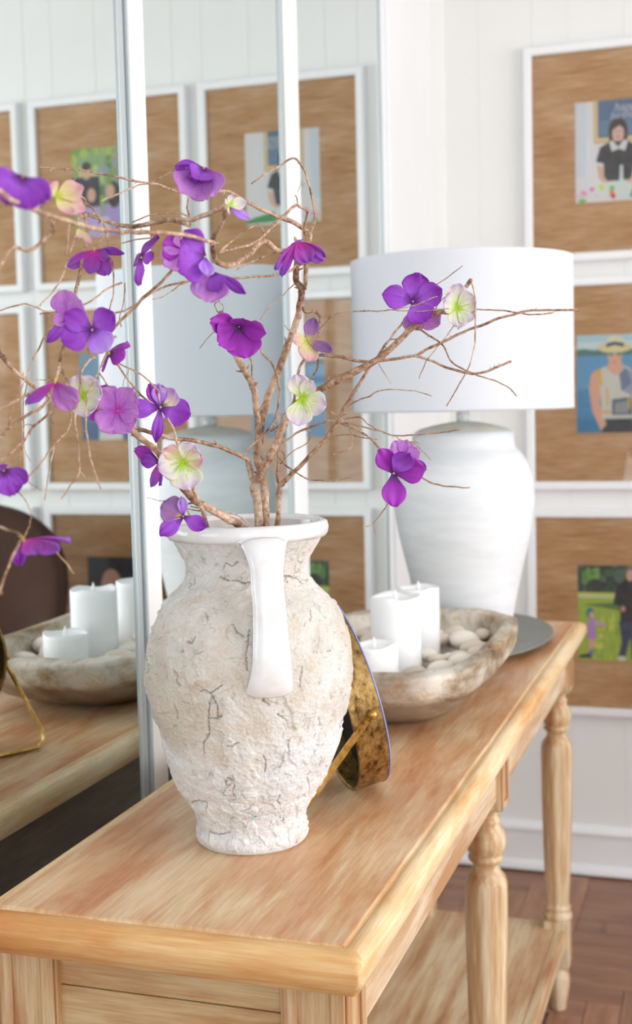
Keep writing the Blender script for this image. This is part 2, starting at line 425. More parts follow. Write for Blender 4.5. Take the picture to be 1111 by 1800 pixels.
# far wall of vertical boards with V joints
wf = empty('wall_far', kind='structure')
boxo('wall_core', (-0.1, XR+0.1, YW+0.012, YW+0.12, -0.01, ZC), M['wall'], wf)
def boardmesh(w_):
    bm = bmesh.new(); b = 0.0016
    pr = [(0, YW+0.0125), (0, YW+b), (b*0.8, YW), (w_-b*0.8, YW), (w_, YW+b), (w_, YW+0.0125)]
    lo = [bm.verts.new((x, y, 0.0)) for x, y in pr]; hi = [bm.verts.new((x, y, ZC-0.002)) for x, y in pr]
    for i in range(6):
        k = (i+1) % 6; bm.faces.new((lo[i], lo[k], hi[k], hi[i]))
    bm.faces.new(lo[::-1]); bm.faces.new(hi)
    bmesh.ops.recalc_face_normals(bm, faces=bm.faces)
    me = bpy.data.meshes.new('wall_board'); bm.to_mesh(me); bm.free(); me.materials.append(M['wall']); return me
bw = [boardmesh(0.092), boardmesh(0.142)]
x = 0.002; i = 0
while x < XR-0.01:
    me = bw[i % 2]; wd = 0.092 if i % 2 == 0 else 0.142
    o = bpy.data.objects.new('wall_board', me); COL.objects.link(o); o.parent = wf; o.location = (x, 0, 0)
    x += wd; i += 1
tag(boxo('ceiling', (-0.1, XR+0.1, YB-0.1, YW+0.1, ZC, ZC+0.1), M['ceiling']), kind='structure')
# baseboard
bb = empty('baseboard_far', kind='structure')
boxo('board', (0.0, XR, YW-0.014, YW, 0.0, 0.105), M['trim'], bb)
def prism_x(prof, x0, x1):
    bm = bmesh.new(); a = [bm.verts.new((x0, y, z)) for y, z in prof]; b = [bm.verts.new((x1, y, z)) for y, z in prof]
    n = len(prof)
    for i in range(n): bm.faces.new((a[i], a[(i+1) % n], b[(i+1) % n], b[i]))
    bm.faces.new(a[::-1]); bm.faces.new(b); bmesh.ops.recalc_face_normals(bm, faces=bm.faces); return bm
obj('cap_moulding', prism_x([(YW, 0.105), (YW-0.020, 0.105), (YW-0.021, 0.112), (YW-0.016, 0.120), (YW-0.008, 0.126), (YW, 0.128)], 0.0, XR), M['trim'], bb)
obj('shoe_moulding', prism_x([(YW-0.014, 0.0), (YW-0.034, 0.0)]+[(YW-0.014-0.020*cos(a*pi/12), 0.022*sin(a*pi/12)) for a in range(1, 7)], 0.0, XR), M['trim'], bb)
# left wall around the mirror doors
wl = empty('wall_left', kind='structure')
boxo('wall_core', (-0.14, -0.06, YB-0.1, YW+0.1, 0, ZC), M['wall'], wl)
boxo('corner_wall', (-0.06, 0.004, 3.262, YW, 0, ZC), M['wall'], wl)
boxo('header', (-0.06, 0.004, YB, 3.262, 2.44, ZC), M['wall'], wl)
jm = empty('trim_1', kind='structure')
boxo('jamb_face', (-0.06, 0.014, 2.842, 3.262, 0.0, 2.52), M['trim'], jm, 0.003)
boxo('jamb_stop', (-0.06, 0.004, 2.822, 2.842, 0.0, 2.45), M['trim'], jm, 0.002)
tag(boxo('trim_2', (-0.06, 0.010, YB, 2.842, 2.40, 2.45), M['trim']), kind='structure')
tag(boxo('trim_3', (-0.06, 0.012, YB, 2.822, 0.0, 0.012), M['alu']), kind='structure')
def door(name, y0, y1, xf, stile_near, edge_far, gap=True):
    d = empty(name, kind='structure')
    z0, z1 = 0.014, 2.398
    boxo('mirror_pane', (xf-0.004, xf, y0+stile_near, y1-edge_far, z0, z1), M['mirror'], d)
    boxo('backing', (xf-0.022, xf-0.0045, y0+0.002, y1-0.002, z0, z1), M['dark'], d)
    if stile_near > 0: boxo('stile', (xf-0.021, xf+0.0035, y0+(0.004 if name == 'door_2' else 0), y0+stile_near, z0, z1), M['stile'], d, 0.0015)
    if name == 'door_2': boxo('edge_strip', (xf-0.021, xf+0.0028, y0, y0+0.004, z0, z1), M['alu'], d, 0.001)
    if edge_far > 0:
        boxo('edge_strip', (xf-0.021, xf+0.003, y1-edge_far, y1, z0, z1), M['alu'], d, 0.001)
    return d
door('door_1', 0.10, 1.5430, 0.0, 0.03, 0.016)
door('door_2', 1.5455, 2.154, 0.005, 0.047, 0.021)
door('door_3', 2.157, 2.815, 0.0, 0.086, 0.006)
door('door_4', YB+0.3, 0.097, 0.0, 0.03, 0.022)
# right wall with a wide window, rear wall with an opening added for fill light
def wall_open(name, axis, pos, thick, a0, a1, o0, o1, z0, z1):
    wl_ = empty(name, kind='structure')
    def bx(n_, p0, p1, q0, q1, mat, off=0.0, th=thick):
        if axis == 'X': boxo(n_, (pos-off, pos-off+th, p0, p1, q0, q1), mat, wl_)
        else: boxo(n_, (p0, p1, pos-th+off, pos+off, q0, q1), mat, wl_)
    bx('wall_part', a0, o0, 0, ZC, M['wall']); bx('wall_part', o1, a1, 0, ZC, M['wall'])
    bx('wall_part', o0, o1, 0, z0, M['wall']); bx('wall_part', o0, o1, z1, ZC, M['wall'])
    return wl_
wall_open('wall_right', 'X', XR, 0.10, YB, YW, -0.2, 2.9, 0.6, 2.3)
wall_open('wall_rear', 'Y', YB, 0.10, 0.0, XR, 1.1, 3.1, 0.6, 2.3)
wn = empty('window_1', kind='structure')
for k in range(4):
    y = -0.2+k*1.0333; boxo('mullion', (XR-0.02, XR+0.06, y-0.028, y+0.028, 0.6, 2.3), M['trim'], wn)
for z in (0.6, 1.45, 2.3): boxo('window_rail', (XR-0.015, XR+0.05, -0.2, 2.9, z-0.025, z+0.025), M['trim'], wn)
wn = empty('added_rear_window', kind='structure')  # unseen window, added to go with the rear fill light
for k in range(3):
    x = 1.1+k*1.0; boxo('mullion', (x-0.028, x+0.028, YB-0.06, YB+0.02, 0.6, 2.3), M['trim'], wn)
for z in (0.6, 1.45, 2.3): boxo('window_rail', (1.1, 3.1, YB-0.05, YB+0.015, z-0.025, z+0.025), M['trim'], wn)

# ------------------------------------------------------------------ console table
ct = empty('console_table', (0.26, 1.87, 0), 'long washed pine console table with turned legs in front of the mirrored doors', 'table')
X0, X1, Y0, Y1 = 0.066, 0.454, 1.013, 2.715
def ringrect(d, z, r=0.007, n=4):
    x0, x1, y0, y1 = X0-d, X1+d, Y0-d, Y1+d; out = []
    for cx, cy, a0 in ((x1-r, y0+r, -90), (x1-r, y1-r, 0), (x0+r, y1-r, 90), (x0+r, y0+r, 180)):
        for k in range(n+1):
            a = radians(a0+90*k/n); out.append(Vector((cx+r*cos(a), cy+r*sin(a), z)))
    return out
def moulding(prof, mat_x, mat_y):
    bm = bmesh.new(); rs = [[bm.verts.new(p) for p in ringrect(d, z)] for d, z in prof]
    n = len(rs[0])
    for a, b in zip(rs[:-1]+[rs[-1]], rs[1:]+[rs[0]]):
        for i in range(n):
            f = bm.faces.new((a[i], a[(i+1) % n], b[(i+1) % n], b[i]))
            f.smooth = True
            mid = (a[i].co+a[(i+1) % n].co)/2
            f.material_index = 0 if (mid.y < Y0+0.02 and X0+0.0 < mid.x < X1-0.004) or (mid.y > Y1-0.02 and X0 < mid.x < X1-0.004) else 1
    bmesh.ops.recalc_face_normals(bm, faces=bm.faces)
    me = bpy.data.meshes.new('edge_moulding'); bm.to_mesh(me); bm.free(); me.materials.append(mat_x); me.materials.append(mat_y); return me
prof = [(-0.0225, 0.8185), (-0.0205, 0.8165), (-0.0195, 0.8165), (-0.018, 0.8180), (-0.0120, 0.8182), (-0.007, 0.8165), (-0.003, 0.8130), (-0.0006, 0.8075),
        (0.0, 0.8015), (-0.0008, 0.7950), (-0.003, 0.7890), (-0.0065, 0.7845), (-0.0085, 0.7830), (-0.0085, 0.7800), (-0.03, 0.7800), (-0.03, 0.8185)]
obj('edge_moulding', moulding(prof, M['edgeX'], M['edgeY']), None, ct)
bm = bmesh.new()
box(bm, X0+0.0225, X1-0.0225, Y0+0.0225, Y1-0.0225, 0.790, T, bev=0.0015)
obj('tabletop', bm, M['top'], ct)
LEGX = (0.106, 0.397); LEGY = (1.080, 1.865, 2.652); HB = 0.029
def legmesh():
    bm = bmesh.new()
    box(bm, -HB, HB, -HB, HB, 0.683, 0.7795, bev=0.0015)
    for sx, sy in ((1, 0), (-1, 0), (0, 1), (0, -1)):           # moulded border on each face of the block
        for k in (-1, 1):
            if sx: box(bm, sx*HB-0.0004*(sx < 0)-(0.003 if sx < 0 else 0), sx*HB+(0.003 if sx > 0 else 0), k*0.0225-0.0065, k*0.0225+0.0065, 0.685, 0.779, bev=0.001)
            else: box(bm, k*0.0225-0.0065, k*0.0225+0.0065, sy*HB-(0.003 if sy < 0 else 0), sy*HB+(0.003 if sy > 0 else 0), 0.685, 0.779, bev=0.001)
        for z0, z1 in ((0.685, 0.694), (0.770, 0.779)):
            if sx: box(bm, min(sx*HB, sx*(HB+.003)), max(sx*HB, sx*(HB+.003)), -0.017, 0.017, z0, z1, bev=0.001)
            else: box(bm, -0.017, 0.017, min(sy*HB, sy*(HB+.003)), max(sy*HB, sy*(HB+.003)), z0, z1, bev=0.001)
    pr = [(0.024, 0.684), (0.0215, 0.678), (0.0185, 0.672), (0.0185, 0.669), (0.022, 0.666), (0.0235, 0.662), (0.0205, 0.657), (0.021, 0.655),
          (0.027, 0.648), (0.0305, 0.637), (0.031, 0.628), (0.029, 0.618), (0.0245, 0.611), (0.0235, 0.609), (0.0265, 0.606), (0.0265, 0.602), (0.0235, 0.599),
          (0.0200, 0.596), (0.0195, 0.590), (0.0225, 0.584), (0.0290, 0.576), (0.0320, 0.566), (0.0325, 0.545), (0.0318, 0.48), (0.0295, 0.38), (0.0265, 0.28),
          (0.0245, 0.235), (0.0240, 0.228), (0.0275, 0.225), (0.0275, 0.220), (0.0245, 0.216), (0.027, 0.213), (0.0300, 0.208), (0.0300, 0.200), (0.027, 0.197), (0.024, 0.196)]
    lathe(bm, pr, 28)
    box(bm, -0.026, 0.026, -0.026, 0.026, 0.098, 0.197, bev=0.002)
    pr2 = [(0.020, 0.100), (0.016, 0.092), (0.016, 0.088), (0.022, 0.083), (0.0245, 0.070), (0.0245, 0.055), (0.022, 0.035), (0.019, 0.016), (0.0185, 0.006), (0.017, 0.0)]
    lathe(bm, pr2, 24)
    me = bpy.data.meshes.new('leg'); bm.normal_update()
    for f in bm.faces: f.smooth = abs(f.normal.z) < 0.999 and f.calc_area() < 0.0009 and len(f.verts) == 4
    bm.to_mesh(me); bm.free(); me.materials.append(M['leg']); return me
lm = legmesh()
for lx in LEGX:
    for ly in LEGY:
        o = bpy.data.objects.new('leg', lm); COL.objects.link(o); o.parent = ct; o.location = (lx-0.26, ly-1.87, 0)
# aprons
for a, b in zip(LEGY[:-1], LEGY[1:]):
    boxo('front_apron', (0.403, 0.419, a+HB, b-HB, 0.700, 0.7795), M['apronY'], ct, 0.0015)
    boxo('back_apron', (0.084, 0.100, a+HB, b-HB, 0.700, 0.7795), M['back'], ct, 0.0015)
for y in (1.058, 2.658):
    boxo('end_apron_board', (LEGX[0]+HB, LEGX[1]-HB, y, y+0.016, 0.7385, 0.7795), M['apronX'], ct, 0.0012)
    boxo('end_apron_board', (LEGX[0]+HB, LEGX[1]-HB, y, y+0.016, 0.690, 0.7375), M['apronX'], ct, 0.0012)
# shelf
sx0, sx1, sy0, sy1 = 0.088, 0.415, 1.062, 2.670
nb = 5
for k in range(nb):
    a = sx0+0.022+(sx1-sx0-0.044)*k/nb; b = sx0+0.022+(sx1-sx0-0.044)*(k+1)/nb
    o = boxo('shelf_board', (a+0.0002, b-0.0002, sy0+0.02, sy1-0.02, 0.150, 0.180), M['shelf'], ct, 0.0006)
for b in ((sx0, sx0+0.022, sy0, sy1), (sx1-0.022, sx1, sy0, sy1), (sx0+0.022, sx1-0.022, sy0, sy0+0.02), (sx0+0.022, sx1-0.022, sy1-0.02, sy1)):
    boxo('shelf_edge', b+(0.142, 0.1805), M['shelf'], ct, 0.003)

# ------------------------------------------------------------------ plaster urn
VX, VY = 0.2545, 1.2735
vs_ = empty('urn', (VX, VY, T), 'tall rough white plaster urn with a glazed rim and strap handle holding the flowering twigs', 'vase')
RP = [(0.0, 0.0560), (0.003, 0.0590), (0.012, 0.0600), (0.022, 0.0595), (0.030, 0.0605), (0.045, 0.068), (0.060, 0.075), (0.085, 0.085), (0.110, 0.0935), (0.135, 0.1005), (0.160, 0.1055),
      (0.185, 0.1083), (0.205, 0.1085), (0.222, 0.1060), (0.240, 0.1000), (0.258, 0.0895), (0.268, 0.0800), (0.278, 0.0690), (0.288, 0.0630), (0.300, 0.0640), (0.314, 0.0700), (0.326, 0.0780), (0.333, 0.0805)]
def smoothtab(tab, z):
    for i in range(len(tab)-1):
        if z <= tab[i+1][0]:
            p0 = tab[max(i-1, 0)]; p1 = tab[i]; p2 = tab[i+1]; p3 = tab[min(i+2, len(tab)-1)]
            t = (z-p1[0])/(p2[0]-p1[0]); h = p2[0]-p1[0]
            m1 = (p2[1]-p0[1])/max(p2[0]-p0[0], 1e-6)*h; m2 = (p3[1]-p1[1])/max(p3[0]-p1[0], 1e-6)*h
            return (2*t**3-3*t*t+1)*p1[1]+(t**3-2*t*t+t)*m1+(-2*t**3+3*t*t)*p2[1]+(t**3-t*t)*m2
    return tab[-1][1]
def sstep(a, b, x):
    t = max(0.0, min(1.0, (x-a)/(b-a))); return t*t*(3-2*t)
NA, NZ = 720, 500
def urn_hit(u, v):
    d = (P(u, v, 1.0)-CAM)
    t = 1.10
    while t < 1.55:
        p = CAM+d*t; z = p.z-T
        if hypot(p.x-VX, p.y-VY) < smoothtab(RP, z)+0.002: break
        t += 0.002
    return math.atan2(p.y-VY, p.x-VX), p.z-T
CRK = [[(380, 1014), (392, 1020), (410, 1021), (422, 1027), (432, 1024), (444, 1024)], [(492, 1013), (505, 1012), (513, 1017), (520, 1017), (528, 1026)], [(386, 1204), (376, 1212), (368, 1218), (371, 1228), (378, 1242), (380, 1262)],
       [(368, 1218), (355, 1212), (348, 1216)], [(370, 1222), (363, 1240), (362, 1262), (364, 1290), (355, 1306), (356, 1326)], [(363, 1262), (380, 1262), (386, 1258)], [(433, 1108), (431, 1130), (428, 1150), (430, 1178)],
       [(540, 1072), (544, 1084), (542, 1092)], [(527, 1172), (523, 1190), (522, 1210)], [(458, 1326), (465, 1338), (464, 1356)], [(506, 1298), (503, 1306), (504, 1320)], [(536, 1366), (541, 1376), (543, 1388)],
       [(328, 1424), (332, 1412), (344, 1408), (358, 1410), (364, 1424)], [(292, 1352), (297, 1366), (302, 1382), (310, 1398)], [(416, 1304), (404, 1312), (398, 1310)], [(356, 1078), (361, 1090), (358, 1096)], [(305, 1240), (311, 1252), (309, 1264)],
       [(385, 1000), (390, 990), (400, 996), (412, 988)], [(455, 1210), (462, 1222), (458, 1232), (470, 1240)], [(485, 1256), (494, 1262), (504, 1268)], [(556, 1262), (560, 1276)], [(340, 1120), (330, 1132), (322, 1128)], [(404, 1100), (412, 1112), (424, 1120)],
       [(490, 1398), (486, 1408), (493, 1416)], [(365, 1462), (385, 1468), (402, 1464)], [(300, 1178), (308, 1188), (306, 1200), (314, 1206)]]
segs = []
for c_ in CRK:
    h_ = [urn_hit(*p) for p in c_]; h_ = [(a*0.1, z) for a, z in h_]
    for a, b in zip(h_[:-1], h_[1:]):
        if hypot(a[0]-b[0], a[1]-b[1]) > 0.03: continue
        segs.append((a[0], a[1], b[0], b[1], 0.0009))
ta, tz = urn_hit(448, 1437); tealc = (ta*0.1, tz)
grid = {}
for sg in segs:
    for gx in range(int(math.floor((min(sg[0], sg[2])-.004)/.01)), int(math.floor((max(sg[0], sg[2])+.004)/.01))+1):
        for gz in range(int(math.floor((min(sg[1], sg[3])-.004)/.01)), int(math.floor((max(sg[1], sg[3])+.004)/.01))+1):
            grid.setdefault((gx, gz), []).append(sg)
def crackd(a, z):
    if a > pi: a -= 2*pi
    x = a*0.1; L_ = grid.get((int(math.floor(x/.01)), int(math.floor(z/.01))))
    if not L_: return 0.0
    x += 0.0012*noise.noise(Vector((x*500, z*500, 0))); z += 0.0012*noise.noise(Vector((x*500, z*500, 9)))
    best = 9.0
    for x0, z0, x1, z1, w_ in L_:
        dx, dz = x1-x0, z1-z0; t = max(0, min(1, ((x-x0)*dx+(z-z0)*dz)/(dx*dx+dz*dz+1e-12)))
        best = min(best, hypot(x-x0-t*dx, z-z0-t*dz)/w_)
    return max(0.0, 1-best)
inkv = []
vs, fs = [], []
lean = RT*0.0
for i in range(NZ+1):
    z = 0.333*i/NZ
    r0 = smoothtab(RP, z)
    off = 0.004*(z/0.333)
    edge = sstep(0.333, 0.315, z)*sstep(0.0, 0.012, z)
    for j in range(NA):
        a = 2*pi*j/NA; ca, sa = cos(a), sin(a)
        q = Vector((ca*r0, sa*r0, z))
        d = 0.0028*noise.noise(q*14)+0.0016*noise.noise(q*38+Vector((5, 1, 2)))
        pl = noise.noise(q*17+Vector((9, 4, 7)))+0.35*noise.noise(q*70)
        d += 0.0017*sstep(-0.01, 0.04, pl)
        pl2 = noise.noise(q*Vector((30, 30, 20)).x*0.9+Vector((1, 14, 3)))+0.5*noise.noise(q*110)
        d += 0.0014*sstep(0.06, 0.13, pl2)
        d += 0.0005*noise.noise(q*150)+0.0006*noise.noise(q*330)
        rid = 0.0012*sin(z*330+5.0*noise.noise(q*11))*sstep(0.10, 0.03, z)*(0.4+noise.noise(q*9+Vector((3, 3, 3))))
        ck_ = crackd(a, z); d -= 0.0026*ck_
        xx_ = (a-2*pi if a > pi else a)*0.1
        tl = 1.0 if abs(xx_-tealc[0]) < 0.0022+0.001*noise.noise(q*400) and abs(z-tealc[1]) < 0.0009 else 0.0
        inkv.append((ck_, tl))
        rr = r0+(d+rid)*edge
        vs.append((rr*ca+off*RT.x, rr*sa+off*RT.y, z+0.0007*noise.noise(q*60)*edge))
for i in range(NZ):
    for j in range(NA):
        k = (j+1) % NA; fs.append((i*NA+j, i*NA+k, (i+1)*NA+k, (i+1)*NA+j))
fs.append(tuple(range(NA-1, -1, -1)))
me = pydata(vs, fs, 'urn_body')
at = me.color_attributes.new('marks', 'FLOAT_COLOR', 'POINT')
for k_, (c1_, c2_) in enumerate(inkv): at.data[k_].color = (c1_, c2_, 0, 1)
ub = obj('body', me, M['plaster'], None, True); ub.parent = vs_
OT = Vector((0.004*RT.x, 0.004*RT.y, 0))
bm = bmesh.new()
rim = [(0.0795, 0.3300), (0.0835, 0.3290), (0.0862, 0.3330), (0.0868, 0.3385), (0.0855, 0.3440), (0.0815, 0.3462), (0.0770, 0.3450), (0.0745, 0.3415), (0.0740, 0.337)]
n = 96
rings = [[bm.verts.new((r*cos(2*pi*k/n)+OT.x, r*sin(2*pi*k/n)+OT.y, z+0.0007*noise.noise(Vector((cos(2*pi*k/n)*2, sin(2*pi*k/n)*2, r*50))))) for k in range(n)] for r, z in rim]
for a, b in zip(rings, rings[1:]+[rings[0]]):
    for k in range(n): bm.faces.new((a[k], a[(k+1) % n], b[(k+1) % n], b[k]))
bmesh.ops.recalc_face_normals(bm, faces=bm.faces)
o = obj('rim', bm, M['glaze'], None, True); o.parent = vs_; tag(o, 'glossy white glazed rim')
bm = bmesh.new()
pin = [(0.0738, 0.341), (0.072, 0.334), (0.062, 0.316), (0.056, 0.300), (0.055, 0.288), (0.062, 0.275), (0.08, 0.255), (0.098, 0.22), (0.099, 0.18), (0.09, 0.12), (0.07, 0.06), (0.05, 0.02), (0.002, 0.018)]
rings = [[bm.verts.new((r*cos(2*pi*k/64)+OT.x*(z/.333), r*sin(2*pi*k/64)+OT.y*(z/.333), z)) for k in range(64)] for r, z in pin]
for a, b in zip(rings[:-1], rings[1:]):
    for k in range(64): bm.faces.new((a[(k+1) % 64], a[k], b[k], b[(k+1) % 64]))
bm.faces.new(rings[-1])
o = obj('lining', bm, M['inner'], None, True); o.parent = vs_
def handle(ang):
    d = Vector((cos(ang), sin(ang), 0)); s = Vector((-sin(ang), cos(ang), 0))
    path = [Vector((0.072, 0, 0.328)), Vector((0.082, 0, 0.3305)), Vector((0.0925, 0, 0.325)), Vector((0.1005, 0, 0.305)), Vector((0.107, 0, 0.280)), Vector((0.112, 0, 0.255)), Vector((0.1165, 0, 0.230)), Vector((0.1165, 0, 0.208)), Vector((0.1125, 0, 0.192)), Vector((0.106, 0, 0.184))]
    wid = [0.027, 0.0260, 0.0215, 0.0170, 0.0165, 0.0172, 0.0185, 0.0205, 0.0225, 0.0235]
    pts = catmull(path, 6); L = len(pts); vs, fs = [], []; n = 20
    for i, p in enumerate(pts):
        t = (pts[min(i+1, L-1)]-pts[max(0, i-1)]).normalized(); nn = Vector((t.z, 0, -t.x))
        if nn.x < 0 and i > 8: nn = -nn
        wv = interp([(k*6, v) for k, v in enumerate(wid)], i)
        th = 0.0065
        for j in range(n):
            a = 2*pi*j/n; ca, sa = cos(a), sin(a)
            cx = math.copysign(abs(ca)**0.55, ca)*wv; cy = math.copysign(abs(sa)**0.7, sa)*th
            cy += 0.0016*cos(ca*pi*1.0)*(1 if sa > 0 else 0)
            cx += 0.0012*noise.noise(Vector((p.z*40, a, ang)))
            loc = p+nn*cy
            vs.append(d*loc.x+s*cx+Vector((0, 0, loc.z))+OT*(loc.z/.333))
    for i in range(L-1):
        for j in range(n): fs.append((i*n+j, i*n+(j+1) % n, (i+1)*n+(j+1) % n, (i+1)*n+j))
    fs.append(tuple(range(n))); fs.append(tuple((L-1)*n+j for j in reversed(range(n))))
    me = pydata(vs, fs, 'handle')
    bm = bmesh.new(); bm.from_mesh(me); bmesh.ops.recalc_face_normals(bm, faces=bm.faces); bm.to_mesh(me); bm.free()
    o = obj('handle', me, M['glaze'], None, True); o.parent = vs_; tag(o, 'smooth glossy white strap handle')
ha = math.atan2(-VY, CAM.x-VX)+radians(10.5)
handle(ha); handle(ha+pi)

# ------------------------------------------------------------------ twigs and silk flowers
BR = {}
def branch(key, name, label, base):
    BR[key] = empty(name, base, label, 'branch'); return BR[key]
vb = (VX, VY, T+0.02)
branch('A', 'flowering_branch', 'tallest forked branch, arching up and to the left with most of the purple flowers', vb)
branch('B', 'flowering_branch', 'thick forked branch that reaches right across the lampshade and sends one thin arm left', vb)
branch('D', 'flowering_branch', 'low thick branch leaning out over the left side of the urn rim', vb)
branch('E', 'flowering_branch', 'short thin stem at the left of the urn rim crossing the leaning branch', vb)
branch('F', 'flowering_branch', 'slender right hand stem ending in thin twigs and a magenta flower before the lamp', vb)
def twig(key, pts, d0, d1, r0, r1, k=7, name='twig', wig=0.0009, nubs=True, rough=0.13):
    """pts in photo pixels; depth runs d0 -> d1 metres from the lens; radii in px at that depth"""
    r0 *= 0.84; r1 *= 0.88
    dd = [p[2] if len(p) > 2 else None for p in pts]; pts = [(p[0], p[1]) for p in pts]
    L = len(pts); seed = (pts[0][0]*0.37+pts[0][1]*0.11)
    acc = [0.0]
    for i in range(1, L): acc.append(acc[-1]+hypot(pts[i][0]-pts[i-1][0], pts[i][1]-pts[i-1][1]))
    tot = acc[-1]; ctrl = []
    for (u, v), s, dx in zip(pts, acc, dd):
        f = s/tot; dep = dx if dx else d0+(d1-d0)*f + 0.012*noise.noise(Vector((s*0.02, seed, 0)))*min(1, 4*f)
        ctrl.append(P(u, v, dep))
    c = catmull(ctrl, k)
    n = len(c)
    for i in range(1, n-1):
        q = c[i]*95+Vector((seed, 0, 0)); c[i] = c[i]+Vector((noise.noise(q), noise.noise(q+Vector((7, 3, 1))), noise.noise(q+Vector((2, 9, 5)))))*wig
    rad = []
    for i in range(n):
        f = i/(n-1); dep = d0+(d1-d0)*f
        rr = (r0+(r1-r0)*f**0.9)/FPX*dep
        rr *= 1+0.14*max(0, noise.noise(Vector((i*0.55, seed, 3.3))))
        rad.append(max(rr, 0.00035))
    vs, fs = tube(c, rad, 9 if r0 > 5 else 6, rough, seed)
    if nubs:                                                # bud scars: short spurs
        rs = random.Random(int(seed*100)); cntn = int(tot/52)
        for _ in range(cntn):
            i = rs.randrange(1, n-1); dirv = (c[i+1]-c[i]).normalized()
            side = dirv.orthogonal().normalized(); side.rotate(Matrix.Rotation(rs.uniform(0, 6.28), 3, dirv))
            ln = rad[i]*rs.uniform(1.3, 2.6)+0.0008
            p0 = c[i]; p1 = c[i]+(side+dirv*0.6)*ln
            v2, f2 = tube([p0, (p0+p1)/2, p1], [rad[i]*0.5, rad[i]*0.36, rad[i]*0.18], 5)
            b = len(vs); vs += v2; fs += [tuple(x+b for x in f) for f in f2]
    me = pydata(vs, fs, name)
    return obj(name, me, M['bark'], BR[key], True)
st = dict(name='stem')
# inside-the-urn continuation + visible stems
twig('A', [(440, 1300), (462, 1000), (467, 927), (464, 848), (452, 807), (455, 769), (452, 722), (445, 681), (426, 643), (407, 611), (395, 580), (388, 548)], 1.40, 1.33, 9, 5.5, **st)
twig('A', [(455, 775), (461, 737), (470, 700), (486, 662), (502, 618), (513, 589), (524, 556), (530, 521), (529, 505), (521, 493), (521, 470), (524, 450)], 1.37, 1.33, 8, 6.0, **st)
twig('A', [(531, 512), (537, 499), (538, 465), (541, 440), (546, 411)], 1.335, 1.33, 5, 4, **st)
twig('A', [(546, 425), (546, 411), (554, 380), (549, 348), (538, 307), (518, 279), (493, 291), (470, 304), (442, 323)], 1.33, 1.27, 3.6, 1.6)
twig('A', [(545, 420), (543, 411), (518, 392), (486, 380), (439, 358), (407, 339), (392, 336), (350, 338), (313, 337), (281, 325), (250, 320), (216, 313), (178, 305), (135, 299), (92, 295), (69, 294)], 1.33, 1.17, 5.5, 1.4)
twig('A', [(526, 462), (521, 445), (489, 441), (464, 424), (439, 446), (407, 466), (385, 462), (376, 446), (376, 418), (392, 386), (395, 367)], 1.32, 1.06, 6, 5)
twig('A', [(398, 362), (340, 385), (297, 386), (270, 392), (235, 398), (189, 390), (160, 379), (146, 374)], 1.06, 1.16, 5, 4.5)
twig('A', [(335, 398), (297, 388), (250, 394)], 1.09, 1.12, 3, 2)
twig('A', [(376, 430), (370, 424), (313, 411), (250, 408), (205, 407), (151, 398), (89, 379), (32, 357), (0, 336), (-40, 310)], 1.05, 0.74, 4, 5.5)
twig('A', [(150, 376), (151, 387), (154, 411), (147, 444), (139, 484), (130, 527), (123, 557), (119, 583), (108, 621), (101, 656), (97, 672)], 1.15, 1.08, 3.6, 3.2)
twig('A', [(150, 358), (157, 360), (173, 379), (186, 406), (193, 444), (198, 476), (200, 511), (192, 546), (190, 575)], 1.15, 1.12, 2.3, 1.3)
twig('A', [(146, 374), (150, 352), (140, 345), (125, 332), (115, 328)], 1.15, 1.10, 2.6, 1.6)
twig('A', [(140, 372), (136, 395), (132, 419), (119, 454), (108, 490), (89, 517), (70, 538)], 1.14, 1.02, 2.2, 1.5)
twig('A', [(122, 392), (118, 430), (117, 448)], 1.0, 0.98, 2.6, 2.2)
twig('A', [(95, 385), (92, 400), (78, 422), (50, 440), (27, 433), (8, 455), (-10, 480)], 0.92, 0.86, 4.5, 3.6)
twig('A', [(86, 380), (94, 398), (94, 410)], 0.92, 0.90, 4, 3)
twig('A', [(300, 479), (270, 508), (238, 538), (216, 560), (200, 578), (189, 591)], 1.12, 1.16, 3.2, 3)
twig('A', [(345, 440), (325, 465), (304, 474), (300, 479)], 1.08, 1.12, 3.6, 3.2)
twig('A', [(527, 458), (508, 477), (470, 485), (417, 488), (375, 490), (341, 493), (310, 498), (272, 512), (235, 538), (200, 552), (180, 562)], 1.32, 1.18, 2.6, 1.8)
twig('A', [(341, 492), (318, 500), (290, 520), (268, 526)], 1.24, 1.20, 1.6, 1.0)
twig('A', [(214, 497), (184, 511), (151, 535), (119, 546), (70, 552)], 1.18, 1.1, 2.2, 1.5)
twig('A', [(219, 498), (219, 525), (211, 557), (213, 575)], 1.18, 1.18, 1.6, 1.0)
twig('A', [(105, 560), (76, 546), (43, 535), (0, 546), (-30, 560)], 1.14, 1.08, 2.0, 1.3)
twig('A', [(122, 556), (103, 562), (76, 597), (57, 635), (43, 672), (27, 702), (15, 747)], 1.12, 1.06, 2.4, 1.3)
twig('A', [(282, 416), (278, 417), (232, 423), (194, 431), (170, 434)], 1.12, 1.12, 1.6, 1.1)
twig('A', [(185, 408), (176, 424), (166, 432)], 1.14, 1.12, 1.5, 1.0)
twig('A', [(335, 395), (331, 374), (329, 362), (333, 345)], 1.10, 1.14, 2.2, 1.8)
twig('A', [(331, 380), (315, 374), (290, 375), (265, 379), (232, 391)], 1.10, 1.12, 1.8, 1.3)
twig('A', [(350, 292), (325, 287), (300, 302), (270, 319), (240, 327), (200, 344), (178, 353)], 1.16, 1.05, 1.9, 1.3)
twig('A', [(545, 408), (535, 408), (538, 385), (540, 370), (527, 364), (521, 361), (500, 378), (483, 395), (452, 424), (420, 436), (385, 443)], 1.31, 1.10, 3, 2.8)
twig('A', [(385, 443), (414, 418), (435, 403), (457, 393)], 1.10, 1.12, 2.4, 1.6)
